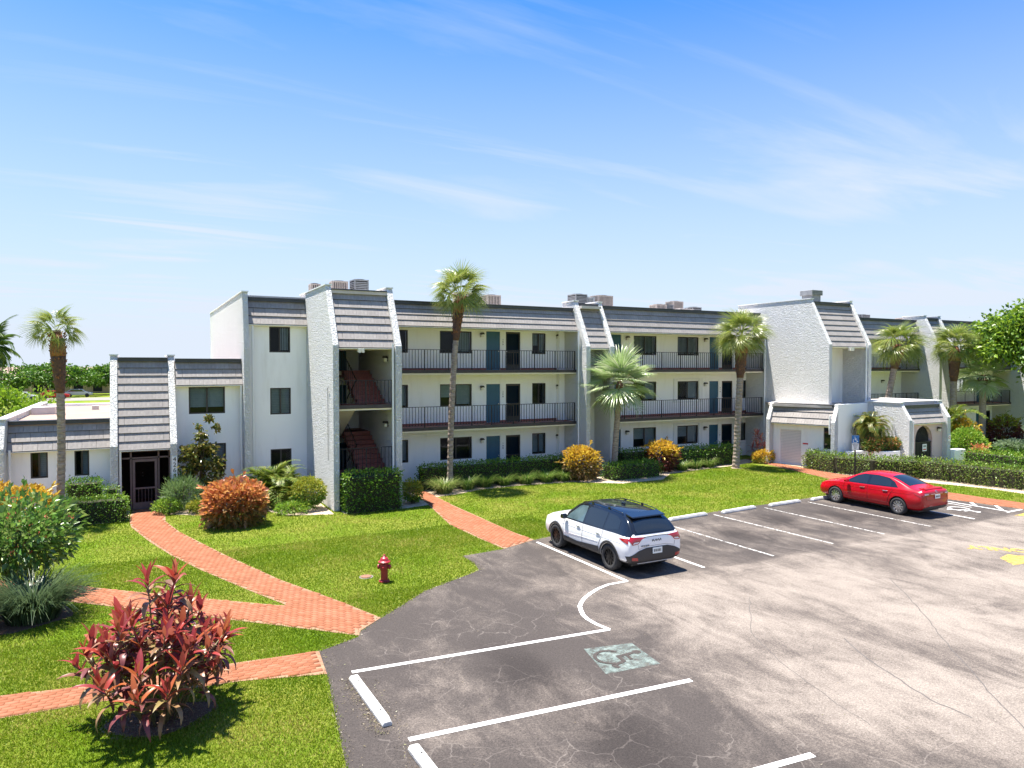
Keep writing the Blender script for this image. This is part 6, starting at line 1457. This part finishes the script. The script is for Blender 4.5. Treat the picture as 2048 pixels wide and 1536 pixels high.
def build_sedan():
    t = thing('red_sedan', 'red four-door sedan parked beside the accessible bay', 'car', (26.17, 18.05, .004), R(90))
    st = [(-2.31, [(0, .36), (.58, .36), (.70, .42), (.76, .56), (.75, .72), (.72, .82), (.66, .90), (.4, .93), (0, .94)]),
          (-2.22, [(0, .27), (.68, .27), (.80, .38), (.84, .60), (.83, .82), (.79, .93), (.72, 1.0), (.45, 1.035), (0, 1.045)]),
          (-1.95, sec(.875, .36, .95, .80, 1.01, .70, 1.06, keel=.2)), (-1.66, sec(.885, .34, .96, .81, 1.05, .69, 1.10, keel=.2)), (-1.30, sec(.887, .32, .955, .815, 1.20, .62, 1.255, keel=.2)),
          (-.85, sec(.887, .30, .945, .82, 1.345, .555, 1.405, keel=.2)), (-.35, sec(.885, .30, .93, .82, 1.385, .545, 1.45, keel=.2)), (.2, sec(.885, .30, .92, .82, 1.365, .545, 1.435, keel=.2)), (.55, sec(.885, .31, .91, .818, 1.27, .56, 1.335, keel=.2)),
          (1.0, sec(.885, .31, .90, .815, 1.05, .66, 1.11, keel=.2)), (1.28, sec(.885, .33, .89, .81, .94, .67, .985, keel=.2)), (1.7, sec(.875, .34, .85, .79, .89, .60, .925, keel=.2)),
          (2.05, sec(.83, .35, .76, .73, .81, .52, .84, keel=.22)), (2.22, [(0, .26), (.60, .26), (.70, .36), (.72, .5), (.68, .62), (.62, .68), (.5, .72), (.3, .74), (0, .745)]), (2.31, [(0, .34), (.42, .34), (.5, .4), (.54, .5), (.5, .56), (.46, .6), (.36, .63), (.2, .64), (0, .645)])]
    me = car_shell(st, [(-1.35, .355), (1.35, .355)], 'paint_red', .60)
    link('body', me, t); S = Skin(me, t)
    for sd in 'LR':
        sg = 1 if sd == 'L' else -1
        S.panel('window_trim', [(-1.30, 1.0), (-.3, .965), (.98, .93), (.85, 1.02), (.5, 1.235), (.2, 1.325), (-.35, 1.345), (-.82, 1.30), (-1.1, 1.18)], sd, 'gloss_black', .004)
        S.panel('window', [(-.02, .985), (.80, .96), (.46, 1.21), (.2, 1.295), (-.02, 1.315)], sd, 'car_glass', .008)
        S.panel('window', [(-1.02, 1.01), (-.12, .99), (-.12, 1.315), (-.4, 1.315), (-.78, 1.275), (-.98, 1.17)], sd, 'car_glass', .008)
        for q in ([(-.07, .97), (-.07, .86), (-.09, .40)], [(.95, .93), (1.0, .7), (.93, .36)], [(-1.06, 1.0), (-1.10, .88), (-.98, .66), (-.90, .40)]): S.line('door', q, sd, 'paint_red_dark', .010)
        S.line('crease', [(-1.9, .84), (-.2, .80), (1.5, .76)], sd, 'paint_red', .012, .001)
        for x in (-.92, .05):
            p = S.hit(x + .10, .83, sd, .02); MB().box(x, x + .20, p.y - .013, p.y + .013, .815, .845).build('door_handle', 'chrome', t, bevel=.01)
        MB().prism([(.68, .95), (.86, .95), (.86, 1.05), (.72, 1.08)], sg * .86, sg * 1.02, 'y').build('mirror', 'paint_red', t, bevel=.03)
        S.panel('tail_light', [(-2.2, .94), (-1.90, .93), (-1.96, .86), (-2.22, .78)], sd, 'tail_red', .008); S.panel('fog_reflector', [(sg * .58, .42), (sg * .74, .44), (sg * .74, .5), (sg * .6, .48)], 'B', 'tail_red', .012)
        S.panel('tail_light', [(sg * .82, .90), (sg * .76, .95), (sg * .48, .935), (sg * .44, .84), (sg * .76, .80)], 'B', 'tail_red', .010)
        S.panel('tail_light_lens', [(sg * .70, .855), (sg * .5, .86), (sg * .5, .89), (sg * .70, .895)], 'B', 'tail_clear', .014)
        S.panel('headlight', [(sg * .40, .66), (sg * .66, .70), (sg * .70, .62), (sg * .5, .58)], 'F', 'tail_clear', .008)
    S.panel('windshield', [(1.16, -.60), (1.16, .60), (.38, .50), (.38, -.50)], 'T', 'car_glass', .006, .08)
    S.panel('rear_window', [(-1.62, -.56), (-1.62, .56), (-1.05, .48), (-.86, .46), (-.86, -.46), (-1.05, -.48)], 'T', 'car_glass', .006, .08)
    MB().prism([(-1.92, 1.055), (-2.17, 1.075), (-2.20, 1.05), (-2.18, 1.0), (-1.95, 1.02)], -.52, .52, 'y').build('spoiler', 'paint_red', t, bevel=.01)
    S.line('trunk_seam', [(-.66, .92), (-.60, .66), (.60, .66), (.66, .92)], 'B', 'paint_red_dark', .008)
    S.panel('rear_bumper', [(-.68, .30), (.68, .30), (.74, .38), (.5, .42), (-.5, .42), (-.74, .38)], 'B', 'cladding', .008)
    S.line('trunk_trim', [(-.36, .875), (.36, .875)], 'B', 'chrome', .022, .008)
    p = S.hit(0, .78, 'B', .02); pl = MB().box(p.x - .012, p.x, -.15, .15, .705, .855).build('licence_plate', 'plate_white', t)
    for k in range(6): MB().box(p.x - .0155, p.x - .0125, -.105 + k * .040, -.085 + k * .040, .75, .81).build('plate_character', 'black_text', pl)
    # oval maker's emblem on the trunk lid
    em = MB(); px = S.hit(0, .955, 'B', .008).x
    def oval(ry, rz, w=.008, cy=0, cz=.955):
        A = np.linspace(0, 2 * math.pi, 24); em.tube([(S.hit(cy + ry * math.cos(a), cz + rz * math.sin(a), 'B', .008).x, cy + ry * math.cos(a), cz + rz * math.sin(a)) for a in A], w / 2, 5)
    oval(.062, .042); oval(.022, .040); oval(.045, .016, cz=.975); em.build('badge', 'chrome', t)
    for sd, y in (('L', .77), ('R', -.77)):
        for x in (-1.35, 1.35): wheel(t, x, y, .325, .215, 'rim_silver', 10, sd)
    MB().box(-2.0, 2.0, -.6, .6, .18, .26).build('underbody', 'grille_dark', t)
mat('paint_red_dark', (.10, .004, .008), rough=.5)
build_sedan()

# ------------------------------------------------------------------ street furniture
hy = thing('fire_hydrant', 'red fire hydrant standing on the front lawn', 'fire hydrant', (5.66, 17.72, 0), R(-28))
MB().lathe([(.14, -.02), (.145, .035), (.10, .045), (.092, .06), (.092, .36), (.10, .38), (.10, .42), (.112, .44), (.115, .50)], 22).build('barrel', 'hydrant_red', hy, smooth=False)
MB().lathe([(.115, .50), (.155, .515), (.158, .535), (.12, .565), (.105, .60), (.085, .63), (.055, .65), (.045, .66), (.045, .675), (.03, .685), (.028, .715), (.01, .72)], 22).build('bonnet', 'hydrant_red', hy)
MB().lathe([(.055, .09), (.055, .13), (.068, .135), (.068, .165), (.03, .17), (.02, .185)], 14, (0, 0, .40), 'x').build('outlet', 'hydrant_red', hy)
o = MB().lathe([(.055, -.09), (.055, -.13), (.066, -.135), (.066, -.165), (.025, -.17), (.02, -.185)], 14, (0, 0, .40), 'x').build('outlet', 'hydrant_red', hy)
MB().lathe([(.075, -.09), (.075, -.125), (.09, -.13), (.09, -.16), (.03, -.165), (.025, -.185)], 16, (0, 0, .40), 'y').build('pumper_outlet', 'hydrant_red', hy)
for k in range(8): a = k * math.pi / 4; MB().lathe([(.014, .035), (.014, .055), (.005, .06)], 6, (.122 * math.cos(a), .122 * math.sin(a), 0)).build('bolt', 'hydrant_red', hy)
vc = thing('valve_cover', 'round terracotta valve cover with pale concrete collar beside the hydrant', 'valve cover', (5.36, 18.35, 0))
MB().lathe([(.20, -.02), (.19, .012), (.155, .016), (.15, .01)], 24).build('collar', 'concrete', vc); MB().lathe([(.145, .0), (.145, .028), (.13, .032)], 20).build('lid', 'valve_cover', vc)
sp = thing('accessible_parking_sign', 'blue wheelchair parking sign on a dark post beside the red car', 'sign', (30.2, 22.1, 0), R(-32))
MB().box(-.03, .03, -.02, .02, 0, 2.05).build('post', 'iron', sp)
b1 = MB().box(-.17, .17, -.034, -.024, 1.95, 2.30).build('blue_plate', 'sign_blue', sp, bevel=.004)
b2 = MB().box(-.16, .16, -.034, -.024, 1.62, 1.93).build('white_plate', 'sign_white', sp, bevel=.004)
def strokes(root, L, w, m, y, name):
    b = MB()
    for pts in L:
        pts = [Vector(p) for p in pts]
        for i in range(len(pts) - 1):
            d = (pts[i+1] - pts[i]).normalized(); n = Vector((-d.y, d.x)) * w / 2; e = d * w * .3; b.quad(*[(q.x, y - .0003 * len(b.f), q.y) for q in (pts[i] - n - e, pts[i+1] - n + e, pts[i+1] + n + e, pts[i] + n - e)])
    return b.build(name, m, root)
cz, k_ = 2.10, .30
strokes(b1, [[(x * k_, cz + z * k_) for x, z in q] for q in ([(-.07, .30), (-.03, -.02), (.2, -.04), (.30, -.32), (.40, -.28)], [(-.05, .16), (.18, .14)], [(-.06 + .30 * math.cos(a), -.18 + .30 * math.sin(a)) for a in np.linspace(R(130), R(345), 12)], [(-.12, .42), (-.04, .42)])], .026, 'sign_white', -.036, 'wheelchair_symbol')
for k, s in enumerate(('PARKING BY', 'DISABLED', 'PERMIT', 'ONLY')): text(s, .05, 'black_text', b2, (0, -.036, 1.88 - k * .065), (R(90), 0, 0), 'sign_lettering')
# parked cars far down the street
def far_car(label, u, v, m, rz):
    t = thing('parked_car', label, 'car', (u, v, .02), rz, 'cars parked far down the street')
    MB().prism([(-2.2, .35), (2.2, .35), (2.25, .75), (1.2, .95), (.6, 1.42), (-1.2, 1.42), (-1.8, .98), (-2.25, .9)], -.85, .85, 'y').build('body', m, t, bevel=.08)
    MB().prism([(.95, .98), (.5, 1.36), (-1.1, 1.36), (-1.55, 1.0)], -.865, .865, 'y').build('windows', 'car_glass', t)
    for x in (-1.35, 1.35):
        for y in (-.8, .8): MB().lathe([(.33, y - .1), (.33, y + .1)], 14, (x, 0, .33), 'y').build('wheel', 'tyre', t)
mat('paint_silver', (.45, .46, .48), rough=.3, metal=.4)
far_car('far grey parked car beside the fan palm trunk', -16.0, 137.5, 'paint_silver', 0)
far_car('far grey parked car nearest the entry hood', -9.0, 150, 'paint_silver', 0)
far_car('far dark red parked car right of the grey one', -12.0, 142, 'paint_red', 0)
